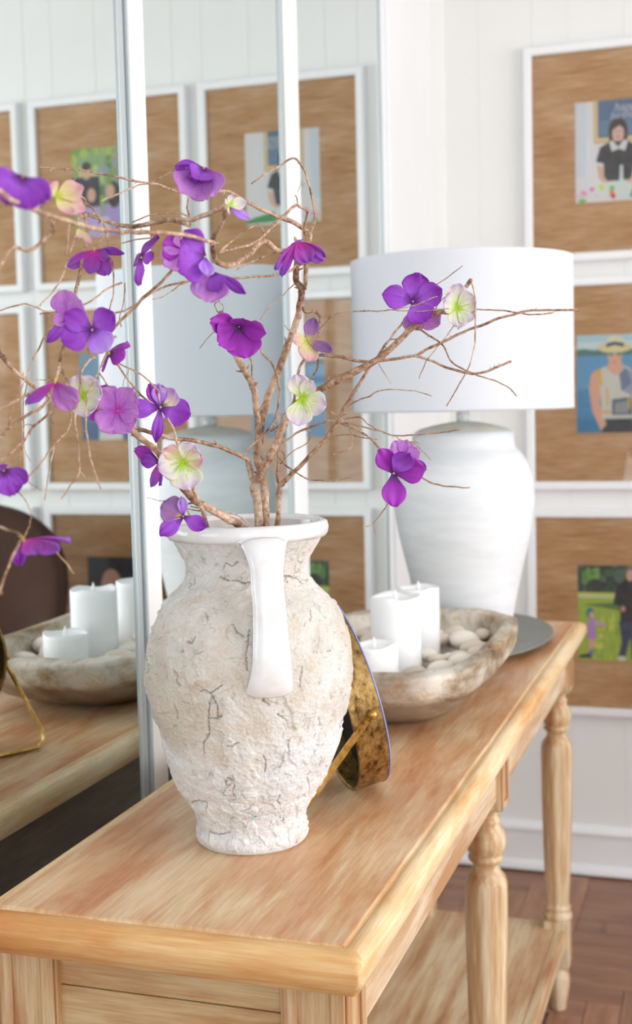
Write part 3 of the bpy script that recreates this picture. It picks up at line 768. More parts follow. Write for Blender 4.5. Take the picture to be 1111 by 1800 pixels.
twig('A', [(463, 423), (464, 410), (459, 398)], 1.26, 1.25, 2.4, 1.5)
twig('A', [(417, 474), (439, 462), (470, 449), (489, 441)], 1.25, 1.29, 1.8, 2.2)
twig('A', [(524, 363), (523, 350), (518, 343)], 1.29, 1.28, 1.6, 1.0)
twig('A', [(541, 316), (530, 322), (523, 338)], 1.31, 1.30, 1.3, 0.8)
twig('A', [(139, 298), (133, 310), (127, 322)], 1.18, 1.16, 1.4, 0.8)
twig('A', [(92, 295), (87, 303)], 1.17, 1.16, 1.2, 0.8)
twig('A', [(518, 497), (500, 517), (477, 537), (452, 569), (426, 607)], 1.33, 1.30, 1.2, 0.7)
twig('A', [(386, 575), (373, 586), (360, 600), (351, 612)], 1.30, 1.28, 1.0, 0.7)
twig('A', [(455, 603), (462, 622), (477, 637), (489, 668), (491, 700), (483, 738), (467, 763), (455, 790)], 1.34, 1.36, 2.0, 2.6)
twig('A', [(436, 624), (442, 640), (443, 662)], 1.34, 1.345, 1.6, 1.8)
twig('A', [(532, 540), (536, 549), (550, 547), (561, 555), (561, 579), (558, 600)], 1.33, 1.29, 3.2, 2.6)
twig('A', [(520, 588), (510, 582), (500, 572)], 1.33, 1.31, 2.0, 1.3)
twig('A', [(382, 547), (377, 535), (386, 528), (380, 510)], 1.32, 1.12, 1.4, 1.0)
twig('A', [(388, 552), (393, 540), (384, 530)], 1.32, 1.28, 1.2, 0.8)
twig('A', [(204, 592), (200, 594), (184, 629), (165, 670), (153, 702), (151, 743), (157, 791), (167, 832), (177, 859)], 1.10, 0.98, 2.2, 1.6)
twig('A', [(170, 627), (158, 632), (143, 653), (141, 670), (140, 691), (132, 734), (135, 765), (138, 791), (139, 828), (125, 852), (108, 877)], 1.12, 1.0, 2.8, 1.3)
twig('A', [(139, 828), (149, 838)], 1.02, 1.01, 1.6, 1.0)
twig('A', [(155, 612), (158, 622), (164, 628)], 1.14, 1.12, 2.2, 2.4)
twig('A', [(109, 650), (120, 672), (128, 690)], 1.10, 1.08, 3, 3)
twig('A', [(99, 668), (80, 668), (62, 667)], 1.10, 1.10, 1.1, 0.7)
twig('A', [(92, 672), (92, 675), (70, 685), (49, 694), (0, 718), (-30, 732)], 1.08, 0.92, 3.6, 3.2)
twig('A', [(146, 556), (145, 575), (147, 605)], 1.13, 1.1, 1.8, 1.3)
twig('A', [(118, 585), (108, 590), (107, 560), (112, 545), (120, 555)], 1.10, 1.12, 2.4, 2.2)
# B
twig('B', [(436, 1300), (452, 1000), (455, 927), (452, 880), (447, 854), (464, 823), (483, 785), (502, 738), (515, 716), (547, 693), (588, 671), (642, 644), (669, 628), (696, 604), (723, 577), (750, 558), (770, 549), (788, 547)], 1.41, 1.27, 9.5, 5.5, **st)
twig('B', [(512, 720), (520, 690), (524, 655), (532, 635), (545, 612)], 1.335, 1.31, 4, 3)
twig('B', [(447, 848), (439, 813), (426, 804), (392, 788), (344, 775), (297, 769), (250, 756), (243, 753), (200, 740), (167, 715), (120, 702), (89, 697), (54, 675), (22, 648), (0, 624), (-30, 590)], 1.35, 1.10, 4.0, 4.8)
twig('B', [(447, 850), (439, 838), (433, 800), (439, 788), (464, 766), (496, 744), (512, 733)], 1.35, 1.34, 2.6, 2.2)
twig('B', [(560, 625), (564, 624), (602, 628), (642, 636), (685, 632), (728, 625), (763, 608), (804, 589), (851, 570), (899, 553), (934, 546), (980, 545), (1016, 546)], 1.31, 1.26, 3.6, 2.2)
twig('B', [(728, 625), (763, 637), (814, 654), (848, 655), (899, 635)], 1.285, 1.24, 3.0, 2.3)
twig('B', [(733, 577), (755, 590), (780, 608), (793, 635), (821, 652), (851, 664), (886, 676), (908, 696)], 1.28, 1.25, 2.2, 1.4)
twig('B', [(828, 491), (834, 522), (836, 587), (827, 638), (807, 676), (785, 714)], 1.24, 1.23, 2.0, 1.2)
twig('B', [(788, 547), (800, 528), (812, 512), (828, 492)], 1.27, 1.24, 3.0, 4.6)
twig('B', [(833, 541), (838, 543), (870, 545), (899, 548), (935, 553), (975, 549)], 1.25, 1.24, 1.5, 1.6)
twig('B', [(831, 541), (804, 566), (776, 601), (749, 635), (737, 666)], 1.25, 1.24, 1.3, 0.9)
twig('B', [(562, 578), (580, 558), (602, 548), (669, 546), (704, 542), (734, 535), (769, 521)], 1.30, 1.22, 1.8, 1.0)
twig('B', [(680, 544), (723, 547), (761, 546), (790, 543)], 1.25, 1.24, 1.0, 1.0)
twig('B', [(558, 600), (558, 620), (558, 647), (551, 660), (545, 674), (536, 690)], 1.30, 1.31, 2.2, 2.0)
twig('B', [(764, 548), (770, 535), (783, 522)], 1.26, 1.25, 1.4, 0.9)
twig('B', [(755, 507), (786, 488), (813, 467)], 1.25, 1.22, 1.0, 0.8)
twig('B', [(736, 572), (745, 540), (755, 507)], 1.27, 1.25, 1.3, 1.0)
twig('B', [(666, 640), (674, 655), (681, 665), (687, 675)], 1.29, 1.28, 1.4, 0.7)
twig('B', [(685, 598), (700, 595)], 1.28, 1.27, 1.2, 0.8)
twig('B', [(163, 716), (156, 690), (165, 668)], 1.17, 1.18, 1.5, 1.0)
twig('B', [(92, 698), (75, 715), (54, 726), (25, 745), (0, 769), (-25, 785)], 1.12, 1.00, 3.4, 3.0)
twig('B', [(48, 672), (45, 690), (41, 705), (41, 772), (37, 800), (34, 829)], 1.12, 1.06, 1.6, 0.9)
twig('B', [(103, 703), (100, 716), (62, 748), (38, 778), (5, 807), (-20, 815)], 1.10, 1.00, 3.0, 2.4)
twig('B', [(101, 706), (97, 713), (92, 734), (97, 761), (93, 797), (86, 832), (78, 879)], 1.10, 1.02, 2.2, 1.1)
twig('B', [(62, 748), (48, 746), (38, 751)], 1.07, 1.05, 1.2, 0.7)
twig('B', [(40, 778), (46, 800), (53, 812)], 1.06, 1.05, 1.2, 0.7)
twig('B', [(119, 758), (95, 783), (68, 819), (45, 843), (27, 855), (0, 865)], 1.06, 0.95, 1.8, 1.6)
twig('B', [(120, 705), (125, 735), (119, 758)], 1.12, 1.06, 1.6, 1.6)
twig('B', [(3, 808), (12, 830), (27, 857), (45, 880), (57, 910)], 1.0, 0.96, 1.8, 1.0)
twig('B', [(5, 812), (30, 832), (52, 848), (73, 863)], 1.0, 0.98, 1.2, 0.8)
twig('B', [(271, 716), (255, 700), (243, 689), (227, 670), (208, 643), (195, 628)], 1.28, 1.18, 2.2, 1.8)
twig('B', [(280, 690), (270, 678), (252, 662), (235, 651), (211, 640), (197, 630)], 1.24, 1.18, 1.9, 1.3)
twig('B', [(226, 650), (218, 668), (214, 692)], 1.20, 1.20, 0.9, 0.6)
twig('B', [(285, 745), (279, 725), (273, 716)], 1.29, 1.28, 2, 2)
twig('B', [(174, 655), (183, 668), (190, 682), (196, 700)], 1.16, 1.18, 2, 1.6)
# D leaning branch
twig('D', [(470, 1080, 1.40), (450, 960, 1.38), (428, 928, 1.35), (403, 913), (365, 892), (342, 879), (320, 856), (304, 841), (283, 802), (259, 780), (240, 764), (222, 745), (205, 726)], 1.36, 1.18, 9, 5.5, **st)
twig('D', [(276, 778), (277, 786)], 1.24, 1.24, 1.5, 1.0)
twig('D', [(352, 898), (325, 893), (300, 884), (258, 875)], 1.29, 1.20, 1.6, 0.7)
twig('D', [(446, 928), (428, 912), (405, 902), (380, 897), (352, 893), (335, 890)], 1.30, 1.27, 1.8, 1.2)
# E short stem
twig('E', [(410, 1080, 1.40), (385, 980, 1.38), (365, 928, 1.33), (356, 897), (345, 872), (338, 856), (330, 835)], 1.33, 1.22, 5, 4, **st)
twig('E', [(326, 808), (313, 782), (308, 766), (302, 750), (295, 735)], 1.22, 1.20, 2.8, 2.2)
twig('E', [(330, 835), (322, 820), (326, 808)], 1.22, 1.22, 3, 2.8)
twig('E', [(338, 929), (333, 905), (326, 893), (312, 880)], 1.25, 1.21, 2.2, 1.8)
# F right stem
twig('F', [(440, 1300), (480, 1000), (488, 925), (491, 863), (494, 851), (518, 829), (540, 807), (565, 778), (588, 750), (604, 720), (620, 693), (647, 650), (669, 620), (685, 596), (715, 558), (722, 550)], 1.40, 1.28, 6.5, 1.8, **st)
twig('F', [(492, 860), (488, 841), (489, 800), (491, 780), (486, 765), (482, 745)], 1.35, 1.36, 3.4, 1.6)
twig('F', [(488, 788), (493, 782), (515, 766), (534, 755), (565, 744), (588, 741), (631, 748), (664, 757), (696, 766), (750, 763), (780, 760), (808, 755)], 1.35, 1.26, 2.6, 1.2)
twig('F', [(599, 744), (631, 758), (650, 770), (664, 785), (680, 802), (688, 814), (690, 825)], 1.32, 1.27, 2.2, 2.4)
twig('F', [(696, 766), (704, 774), (737, 779)], 1.28, 1.26, 1.6, 1.0)
twig('F', [(725, 777), (740, 790), (758, 809)], 1.27, 1.25, 1.2, 0.8)
twig('F', [(599, 739), (631, 733), (645, 744), (664, 757)], 1.32, 1.29, 1.5, 1.2)
twig('F', [(612, 744), (617, 762), (619, 785), (602, 793), (583, 800)], 1.31, 1.28, 1.6, 1.2)
twig('F', [(489, 795), (496, 812), (520, 831), (535, 840), (556, 845), (588, 845), (618, 839)], 1.35, 1.30, 1.8, 1.2)
twig('F', [(577, 771), (590, 766), (607, 764), (642, 770), (665, 773)], 1.33, 1.30, 1.5, 0.9)
twig('F', [(561, 718), (580, 724), (599, 737), (606, 748)], 1.31, 1.32, 1.2, 1.6)
twig('F', [(608, 716), (625, 705), (647, 697), (665, 688), (683, 685), (723, 687), (758, 696)], 1.32, 1.27, 1.8, 1.0)
twig('F', [(690, 855), (686, 872), (683, 882), (670, 902), (655.5, 920), (643, 926)], 1.27, 1.27, 1.4, 0.9)
twig('F', [(655.5, 920), (657, 930), (660, 941)], 1.27, 1.27, 1.1, 0.8)
twig('F', [(715, 834), (728, 835), (745, 842), (763, 850), (795, 856), (826, 857)], 1.26, 1.24, 1.6, 1.5)
twig('F', [(485, 782), (500, 800), (494, 815), (488, 801), (482, 780), (486, 765)], 1.35, 1.36, 1.0, 0.8, nubs=False)
twig('F', [(534, 755), (545, 760), (540, 778), (520, 790), (500, 806)], 1.35, 1.35, 1.4, 1.2)

def petalmesh(L, W, curl, ruff, seed, notch=0.0):
    nu, nv = 14, 12; vs, fs, uvs = [], [], []
    for i in range(nu+1):
        t = i/nu
        if t < 0.58: wv = W*0.5*(0.16+0.84*sstep(-0.05, 0.58, t))
        else: wv = W*0.5*max(0.12, (1-((t-0.58)/0.425)**2.3))**0.5
        for j in range(nv+1):
            s = 2*j/nv-1
            xx = t*L*(1-0.07*abs(s)**2*t)-notch*L*(1-abs(s))**2*(t > 0.9)
            q = Vector((t*2.2+seed, s*1.4, seed*0.7))
            z = curl*L*(t**2)*0.55+0.10*W*(s*s-0.3)*sin(pi*t)+ruff*L*0.10*noise.noise(q)*t+ruff*L*0.05*sin(s*7+seed)*t*t
            wv2 = wv*(1+0.09*noise.noise(Vector((t*6+seed, s*3, seed)))*t)
            xx += 0.035*L*noise.noise(Vector((s*4.0+seed, seed*3, 1)))*t**4
            vs.append((xx, s*wv2, z)); uvs.append((t, (s+1)/2+seed))
    for i in range(nu):
        for j in range(nv):
            a = i*(nv+1)+j; fs.append((a, a+1, a+nv+2, a+nv+1))
    me = pydata(vs, fs, 'petal'); uv = me.uv_layers.new(name='UVMap')
    for p in me.polygons:
        for li in p.loop_indices: uv.data[li].uv = uvs[me.loops[li].vertex_index]
        p.use_smooth = True
    return me
FCOUNT = 0
def flower(key, u, v, dep, nrm, petals, typ, eye='eye', label=None, eyer=4.0, curl=0.5, ruff=1.0):
    """nrm in camera axes (right, up, toward lens); petals: (azimuth, length px, width px, lift deg[, colour])"""
    global FCOUNT
    FCOUNT += 1
    sc = dep/FPX; root = BR[key]; c = P(u, v, dep)
    n_ = (RT*nrm[0]+UP*nrm[1]-FW*nrm[2]).normalized()
    e1 = (RT-n_*RT.dot(n_)); e1 = e1.normalized() if e1.length > 0.15 else (UP-n_*UP.dot(n_)).normalized()
    e2 = n_.cross(e1)
    # centre: small domed eye with a calyx tube behind
    pts = [c-n_*(9*sc), c-n_*(4*sc), c, c+n_*(eyer*0.7*sc)]
    vs, fs = tube(pts, [1.5*sc, 2.6*sc, eyer*0.75*sc, eyer*0.35*sc], 10)
    o = bpy.data.objects.new('flower', pydata(vs, fs, 'flower')); COL.objects.link(o)
    o.data.materials.append(M[eye]); o.parent = root; o.location = -Vector(root.location)
    for p in o.data.polygons: p.use_smooth = True
    if label: o['label'] = label
    for i, pt in enumerate(petals):
        az, L, W, lift = pt[:4]; L *= 1.10; W *= 1.14; ty = pt[4] if len(pt) > 4 else typ
        a = radians(az); lf = radians(lift)
        rad = e1*cos(a)+e2*sin(a)
        d = rad*cos(lf)+n_*sin(lf); s = n_.cross(rad); up = d.cross(s)
        if up.dot(n_) < 0 and lift < 88: up = -up
        me = petalmesh(L*sc, W*sc, curl*(-1 if lift < 0 else 1)*0.6, ruff, FCOUNT*1.7+i*0.9)
        mt = Matrix((d, s, up)).transposed().to_4x4(); mt.translation = c+n_*(0.8*sc*i/4)
        me.transform(mt); me.materials.append(PET[ty])
        pe = bpy.data.objects.new('petal', me); COL.objects.link(pe); pe.parent = o
        sm = pe.modifiers.new('thickness', 'SOLIDIFY'); sm.thickness = 0.0004; sm.offset = 0
    return o
F = flower
F('A', 40, 312, 0.80, (0.15, -0.35, 0.9), [(190, 66, 50, 28), (232, 58, 56, 30), (285, 60, 56, 30), (322, 62, 40, 25)], 'violet', 'calyx', 'violet flower at the upper left edge, drooping and out of focus')
F('A', 98, 345, 0.95, (0.6, 0.2, 0.7), [(150, 26, 28, 30), (30, 46, 34, 20), (-20, 50, 36, 10), (-60, 44, 26, 15)], 'pinklime', 'eyelime', 'faded pink and lime flower', 3)
F('A', 140, 400, 1.0, (0.4, 0.0, 0.9), [(-65, 36, 12, 20), (-100, 24, 12, 20)], 'pinklime', 'calyx', None, 2)
F('A', 166, 440, 1.13, (0.05, -0.72, 0.62), [(195, 50, 24, 20), (250, 38, 28, 20), (300, 44, 34, 15), (345, 26, 22, 20), (8, 52, 16, 10, 'violet')], 'pinkpurple', 'calyx', 'pink-centred purple flower hanging face down')
F('A', 247, 452, 1.12, (0.78, -0.55, 0.3), [(55, 50, 30, 8), (235, 46, 28, 6), (145, 26, 24, 8), (325, 26, 24, 8)], 'violet', 'eyelime', 'violet flower seen edge-on')
F('A', 358, 296, 1.12, (-0.1, -0.4, 0.9), [(168, 50, 22, 20, 'violet'), (228, 64, 62, 34), (296, 68, 62, 34), (262, 46, 40, 55, 'violet'), (210, 40, 34, 50, 'violet')], 'mauve', 'calyx', 'cupped mauve flower nodding at the top of the arch', 4, 1.2)
F('A', 402, 362, 1.10, (0.7, 0.0, 0.6), [(20, 30, 20, 20), (-30, 40, 18, 15, 'lavender'), (200, 26, 24, 20), (90, 18, 16, 10)], 'lime', 'eyelime', 'small lime flower with one lavender petal')
F('A', 360, 452, 1.04, (0.35, -0.1, 0.9), [(138, 58, 44, 12), (204, 62, 62, 18), (262, 44, 26, 35, 'lavender')], 'violet', 'eye', 'large deep violet flower in front of the white door stile')
F('A', 326, 442, 1.10, (0.1, 0.1, 0.9), [(165, 38, 46, 5, 'magenta'), (218, 44, 46, 5), (100, 30, 34, 5)], 'mauve', 'eye')
F('A', 374, 478, 1.06, (-0.05, -0.35, 0.9), [(-28, 66, 18, 12, 'violet'), (232, 44, 26, 25, 'lavender'), (262, 54, 60, 32), (300, 42, 34, 40, 'violet')], 'mauve', 'eye', 'mauve flower hanging under the large violet one')
F('A', 521, 424, 1.28, (0.35, -0.8, 0.35), [(100, 24, 24, 30), (205, 56, 22, 14), (232, 62, 18, 12), (318, 58, 30, 18), (290, 44, 34, 20)], 'pinkpurple', 'calyx', 'magenta and purple flower where the tall branch forks')
F('A', 420, 574, 1.27, (0.25, -0.30, 0.92), [(163, 58, 34, 12), (208, 50, 50, 16), (280, 52, 56, 14), (348, 46, 30, 20), (80, 22, 40, 30)], 'magenta', 'eye', 'deep purple funnel flower at the tip of the left fork', 2.6, 0.9)
F('A', 162, 580, 1.06, (0.05, 0.0, 1.0), [(36, 46, 42, 8, 'violet'), (150, 50, 38, 8, 'violet'), (205, 52, 46, 5, 'violet'), (306, 46, 44, 8)], 'lavender', 'eye', 'lavender four-petalled flower facing the camera')
F('A', 120, 560, 1.10, (-0.1, 0.1, 0.9), [(100, 46, 44, 5), (50, 36, 34, 5), (235, 52, 20, 5, 'violet'), (190, 24, 24, 5)], 'mauve', 'eye', 'pale mauve flower half hidden behind the lavender one')
F('A', 192, 622, 1.15, (0.5, -0.4, -0.5), [(190, 36, 40, 20), (245, 42, 42, 20), (300, 40, 40, 20), (30, 28, 30, 20)], 'magenta', 'calyx', 'dark purple flower turned away from the camera')
F('A', 97, 672, 1.02, (0.05, -0.75, 0.35), [(205, 60, 26, 12, 'pinkpurple'), (292, 58, 44, 14), (318, 46, 34, 14)], 'mauve', 'calyx', 'pink and mauve flower hanging edge-on by the lime one')
F('A', 146, 695, 1.12, (0.05, 0.0, 1.0), [(40, 36, 42, 12), (110, 34, 42, 12), (200, 30, 34, 12), (280, 38, 40, 12), (340, 32, 38, 12)], 'lime', 'eyelime', 'ruffled lime green flower', 4, 0.6, 2.2)
F('A', 541, 598, 1.27, (0.4, 0.2, 0.85), [(195, 36, 24, 12), (262, 46, 34, 12), (85, 36, 26, 18, 'dusk'), (-38, 46, 22, 25, 'dusk')], 'pinklime', 'calyx', 'pink and yellow flower with two dusky violet petals')
F('B', 530, 700, 1.28, (0.1, -0.05, 1.0), [(105, 40, 36, 8), (60, 34, 26, 8), (-22, 42, 40, 8), (-100, 46, 42, 8)], 'lime', 'eyelime', 'white flower with lime green veins on the right-hand fork', 3.6, 0.4)
F('B', 726, 530, 1.25, (0.0, 0.05, 1.0), [(80, 46, 44, 10), (170, 52, 38, 10), (18, 50, 40, 10), (-62, 42, 46, 12)], 'violet', 'eye', 'bright violet four-petalled flower in front of the lampshade', 3.4, 0.35)
F('B', 738, 548, 1.28, (0.0, -0.3, 0.9), [(-32, 38, 36, 8), (-100, 30, 26, 8), (-140, 36, 20, 8)], 'mauve', 'eye', 'mauve flower tucked beneath the bright violet one')
F('B', 802, 541, 1.25, (0.25, 0.05, 0.9), [(95, 38, 38, 12), (28, 34, 36, 12), (-35, 34, 38, 12), (-95, 38, 32, 12), (160, 28, 34, 12)], 'lime', 'eyelime', 'pale lime and blush flower at the end of the right branch', 3, 0.6, 1.6)
F('B', 282, 716, 1.25, (0.25, 0.1, 0.95), [(188, 56, 30, 2, 'violet'), (120, 42, 24, 10, 'magenta'), (98, 38, 26, 12), (55, 36, 36, 12, 'cream'), (-18, 50, 46, 8, 'violet'), (262, 60, 18, 2, 'violet')], 'lavender', 'eye', 'lavender flower with cream throat and a dark eye')
F('B', 207, 722, 1.17, (0.0, 0.0, 1.0), [(52, 44, 40, 5), (128, 44, 44, 5), (232, 42, 46, 5), (300, 42, 44, 5), (-12, 36, 34, 5)], 'mauve', 'eye', 'open pinkish mauve flower with radiating veins', 3)
F('B', 176, 705, 1.22, (0.0, 0.0, 1.0), [(120, 30, 30, 5), (40, 32, 30, 5), (250, 34, 28, 5)], 'magenta', 'eye', 'small dark magenta flower behind the open mauve one')
F('B', 6, 826, 0.94, (0.3, -0.6, 0.6), [(-30, 42, 38, 15), (-80, 46, 40, 15), (-140, 40, 36, 15), (100, 20, 20, 10)], 'violet', 'calyx', 'purple flower cut by the left edge of the photo')
F('B', 42, 950, 0.90, (0.35, -0.8, 0.2), [(238, 58, 24, 10, 'violet'), (318, 62, 44, 16), (350, 72, 30, 10), (285, 42, 40, 16)], 'pinkpurple', 'calyx', 'magenta flower drooping in front of the mirrored chair')
twig('B', [(-20, 920), (0, 927), (30, 938), (40, 946)], 0.93, 0.90, 3.4, 3.0)
twig('B', [(95, 962), (103, 976), (118, 992), (130, 1008)], 0.92, 0.93, 2.2, 1.2)
twig('B', [(36, 950), (28, 968), (16, 995), (0, 1035), (-12, 1060)], 0.90, 0.88, 3.0, 3.0)
twig('B', [(55, 905), (52, 925), (42, 946)], 0.95, 0.90, 1.0, 1.4)
F('D', 280, 812, 1.22, (-0.5, -0.2, 0.5), [(158, 46, 30, 10), (-95, 42, 20, 12, 'pinkpurple'), (-65, 38, 12, 10, 'violet'), (175, 30, 24, 30, 'violet')], 'magenta', 'calyx', 'small folded magenta flower beside the lime and lavender one')
F('E', 322, 812, 1.20, (0.05, 0.05, 1.0), [(150, 38, 34, 8, 'pinklime'), (60, 34, 38, 8), (10, 34, 32, 8, 'pinklime'), (-78, 48, 52, 8), (200, 42, 46, 8)], 'lime', 'eyelime', 'lavender-edged flower with a lime centre above the urn rim', 4, 0.4, 1.4)
F('E', 322, 908, 1.20, (0.1, 0.15, 0.95), [(152, 40, 44, 8, 'dusk'), (95, 32, 16, 10, 'lavender'), (222, 50, 26, 5), (-28, 42, 26, 5)], 'violet', 'calyx', 'violet and yellow flower resting over the urn rim', 3)
F('F', 692, 832, 1.25, (0.2, -0.1, 0.9), [(125, 50, 32, 5), (-92, 54, 40, 5), (10, 50, 40, 12), (62, 46, 36, 25, 'violet')], 'magenta', 'eye', 'deep magenta flower with spread petals in front of the lamp base')
F('F', 712, 806, 1.27, (0.2, 0.1, 0.95), [(90, 30, 26, 5), (130, 34, 30, 5), (30, 26, 24, 5), (-30, 38, 18, 5, 'pinkpurple')], 'mauve', 'eye', 'mauve flower behind the deep magenta one')

# ------------------------------------------------------------------ round brass-backed mirror on its stand
nv_ = Vector((0.8098, 0.5373, 0.2359)).normalized()
hz = nv_.cross(Vector((0, 0, 1))).normalized(); dup_ = hz.cross(nv_).normalized()
if dup_.z < 0: dup_ = -dup_
RD = 0.117; TH = 0.037
bpt = P(652, 1371, 1.0)-CAM; bpt = CAM+bpt*((T+0.0095-CAM.z)/bpt.z)+Vector((0.0015, 0.0125, 0)); 
cc = bpt+dup_*RD
rm = empty('round_mirror', (cc.x, cc.y, T), 'round brass-rimmed table mirror seen from behind, between the urn and the wooden bowl', 'mirror')
def disc(prof, n=72):
    vs, fs = [], []
    for r, t in prof:
        for k in range(n):
            a = 2*pi*k/n; vs.append(cc+(hz*cos(a)+dup_*sin(a))*r+nv_*t)
    m_ = len(prof)
    for i in range(m_):
        for k in range(n):
            a = i*n; b = ((i+1) % m_)*n; fs.append((a+k, a+(k+1) % n, b+(k+1) % n, b+k))
    me = pydata(vs, fs); bm = bmesh.new(); bm.from_mesh(me); bmesh.ops.recalc_face_normals(bm, faces=bm.faces); bm.to_mesh(me); bm.free(); return me
# thickness pushes the lower rear rim: rest on table by lifting
lift = TH*nv_.z
off = Vector((0, 0, 0.0))
def D_(prof, name, mat, sm=True): 
    o = obj(name, disc(prof), mat, rm, sm); return o
D_([(RD, -0.001), (RD, -TH), (RD-0.0035, -TH-0.0005), (RD-0.0045, -TH+0.002), (RD-0.0045, -0.001)], 'rim', M['brass'], False)
D_([(RD-0.0045, -0.002), (RD-0.0045, -0.008), (0.0005, -0.008), (0.0005, -0.002)], 'back_panel', M['black'], False)
D_([(RD+0.0004, -0.0005), (RD+0.0009, 0.0), (RD+0.0004, 0.0012), (RD-0.004, 0.0014), (RD-0.004, -0.0008)], 'edge_ring', M['blueedge'], True)
D_([(RD-0.0042, 0.0002), (RD-0.0042, 0.0014), (0.0005, 0.0014), (0.0005, 0.0002)], 'mirror_glass', M['mirror'], False)
# bail stand: two arms from pivots, joined at the foot by a rounded bar
piv = [cc-nv_*(TH*0.38)+hz*s*(RD+0.004) for s in (-1, 1)]
down = (Vector((-0.83, -0.22, 0)).normalized()*0.084+Vector((0, 0, -(piv[0].z-T-0.004))))
hx = hz.copy()
bp = [piv[0], piv[0]+down*0.5, piv[0]+down*0.86, piv[0]+down*0.97+hx*0.012, piv[0]+down+hx*0.035, piv[1]+down-hx*0.035, piv[1]+down*0.97-hx*0.012, piv[1]+down*0.86, piv[1]+down*0.5, piv[1]]
bp = catmull(bp, 5)
def flatbar(pts, wv, tv, axis):
    vs, fs = [], []
    for i, p in enumerate(pts):
        t = (pts[min(i+1, len(pts)-1)]-pts[max(i-1, 0)]).normalized()
        b = axis-t*axis.dot(t); b.normalize(); c_ = t.cross(b)
        for sx, sy in ((-1, -1), (1, -1), (1, 1), (-1, 1)): vs.append(p+b*sx*wv/2+c_*sy*tv/2)
    for i in range(len(pts)-1):
        for j in range(4): fs.append((i*4+j, i*4+(j+1) % 4, (i+1)*4+(j+1) % 4, (i+1)*4+j))
    fs.append((3, 2, 1, 0)); e = (len(pts)-1)*4; fs.append((e, e+1, e+2, e+3)); return pydata(vs, fs)
nb_ = hz.cross(down).normalized()
obj('stand', flatbar(bp, 0.0075, 0.0035, nb_), M['brass2'], rm)
for s, p in zip((-1, 1), piv):
    vs, fs = tube([p-hz*s*0.006, p+hz*s*0.003, p+hz*s*0.0035, p+hz*s*0.0075, p+hz*s*0.009], [0.0035, 0.0035, 0.0055, 0.0050, 0.002], 14, 0)
    obj('knob', pydata(vs, fs), M['brass2'], rm, True)

# ------------------------------------------------------------------ dough bowl
BX, BY, BA, BB, BH = 0.246, 1.962, 0.166, 0.305, 0.098
bo = empty('dough_bowl', (BX, BY, T), 'long weathered wooden dough bowl with a chunky carved rim, filled with pebbles and candles', 'bowl')
def bowlmesh():
    n = 120
    prof = [(0.0, 0.0, 0), (0.52, 0.0, 0), (0.62, 0.005, 0), (0.78, 0.024, 0), (0.90, 0.046, 1), (0.945, 0.053, 2), (0.975, 0.060, 2), (0.997, 0.086, 1), (0.995, 0.0915, 1), (0.975, 0.0935, 1), (0.88, 0.0945, 1), (0.845, 0.0930, 1), (0.83, 0.087, 1), (0.80, 0.064, 0), (0.70, 0.038, 0), (0.50, 0.022, 0), (0.25, 0.016, 0), (0.0, 0.015, 0)]
    vs, fs = [], []
    for k, (f, z, ch) in enumerate(prof):
        for j in range(n):
            a = 2*pi*j/n; ca, sa = cos(a), sin(a)
            e = 0.56
            px = math.copysign(abs(ca)**e, ca)*BA*f; py = math.copysign(abs(sa)**e, sa)*BB*f
            dz = 0.005*noise.noise(Vector((ca*2.0, sa*2.0, 3)))*ch+(0.004*noise.noise(Vector((ca*6.0, sa*6.0, 8))) if ch == 2 else 0)
            # hand-hewn facets
            q = Vector((ca*4.2, sa*4.2, z*30)); c1 = (noise.noise(q)*0.004+noise.noise(q*3.1)*0.002)*(1 if 2 < k < 9 else 0.35)*(f > 0.3)
            zz = z+dz
            vs.append((px+ca*c1, py+sa*c1, zz))
    m_ = len(prof)
    for i in range(m_-1):
        for j in range(n):
            a, b = i*n, (i+1)*n; fs.append((a+j, a+(j+1) % n, b+(j+1) % n, b+j))
    me = pydata(vs, fs); bm = bmesh.new(); bm.from_mesh(me); bmesh.ops.remove_doubles(bm, verts=bm.verts, dist=1e-5); bmesh.ops.recalc_face_normals(bm, faces=bm.faces); bm.to_mesh(me); bm.free(); return me
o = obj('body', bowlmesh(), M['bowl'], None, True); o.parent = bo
# candles
def candle(x, y, z0, z1, r, label, seed):
    c_ = empty('pillar_candle', (x, y, z0), label, 'candle', 'white pillar candles in the dough bowl')
    n = 64; vs, fs = [], []
    rows = [(1.0, 0.0), (1.0, 0.25), (1.0, 0.5), (1.0, 0.75), (1.0, 0.93), (0.995, 1.0), (0.96, 1.01), (0.90, 0.985), (0.80, 0.93), (0.55, 0.90), (0.2, 0.89), (0.0, 0.89)]
    h = z1-z0
    for f, t in rows:
        for j in range(n):
            a = 2*pi*j/n; wob = 0.0030*noise.noise(Vector((cos(a)*1.3+seed, sin(a)*1.3, 0)))+0.0012*sin(3*a+seed)
            zz = h*min(t, 0.93)+(h*0.07+wob)*max(0, (t-0.93)/0.07) if t > 0.93 else h*t
            if f < 0.93: zz = h-0.006*(1.0 if f < 0.85 else 0.4)+wob*0.5
            rr = r*f*(1+0.012*noise.noise(Vector((cos(a)*2+seed, sin(a)*2, t*3))))
            vs.append((rr*cos(a), rr*sin(a), zz))
    for i in range(len(rows)-1):
        for j in range(n): fs.append((i*n+j, i*n+(j+1) % n, (i+1)*n+(j+1) % n, (i+1)*n+j))
    fs.append(tuple(range(n-1, -1, -1)))
    o = obj('wax_body', pydata(vs, fs), M['wax'], None, True); o.parent = c_
    bm = bmesh.new(); lathe(bm, [(0.0022, h-0.013), (0.0032, h-0.006), (0.0034, h-0.001), (0.0024, h+0.005), (0.0008, h+0.011)], 12)
    o = obj('flame_tip', bm, M['wax'], None, True); o.parent = c_; tag(o, 'white plastic flame tip')
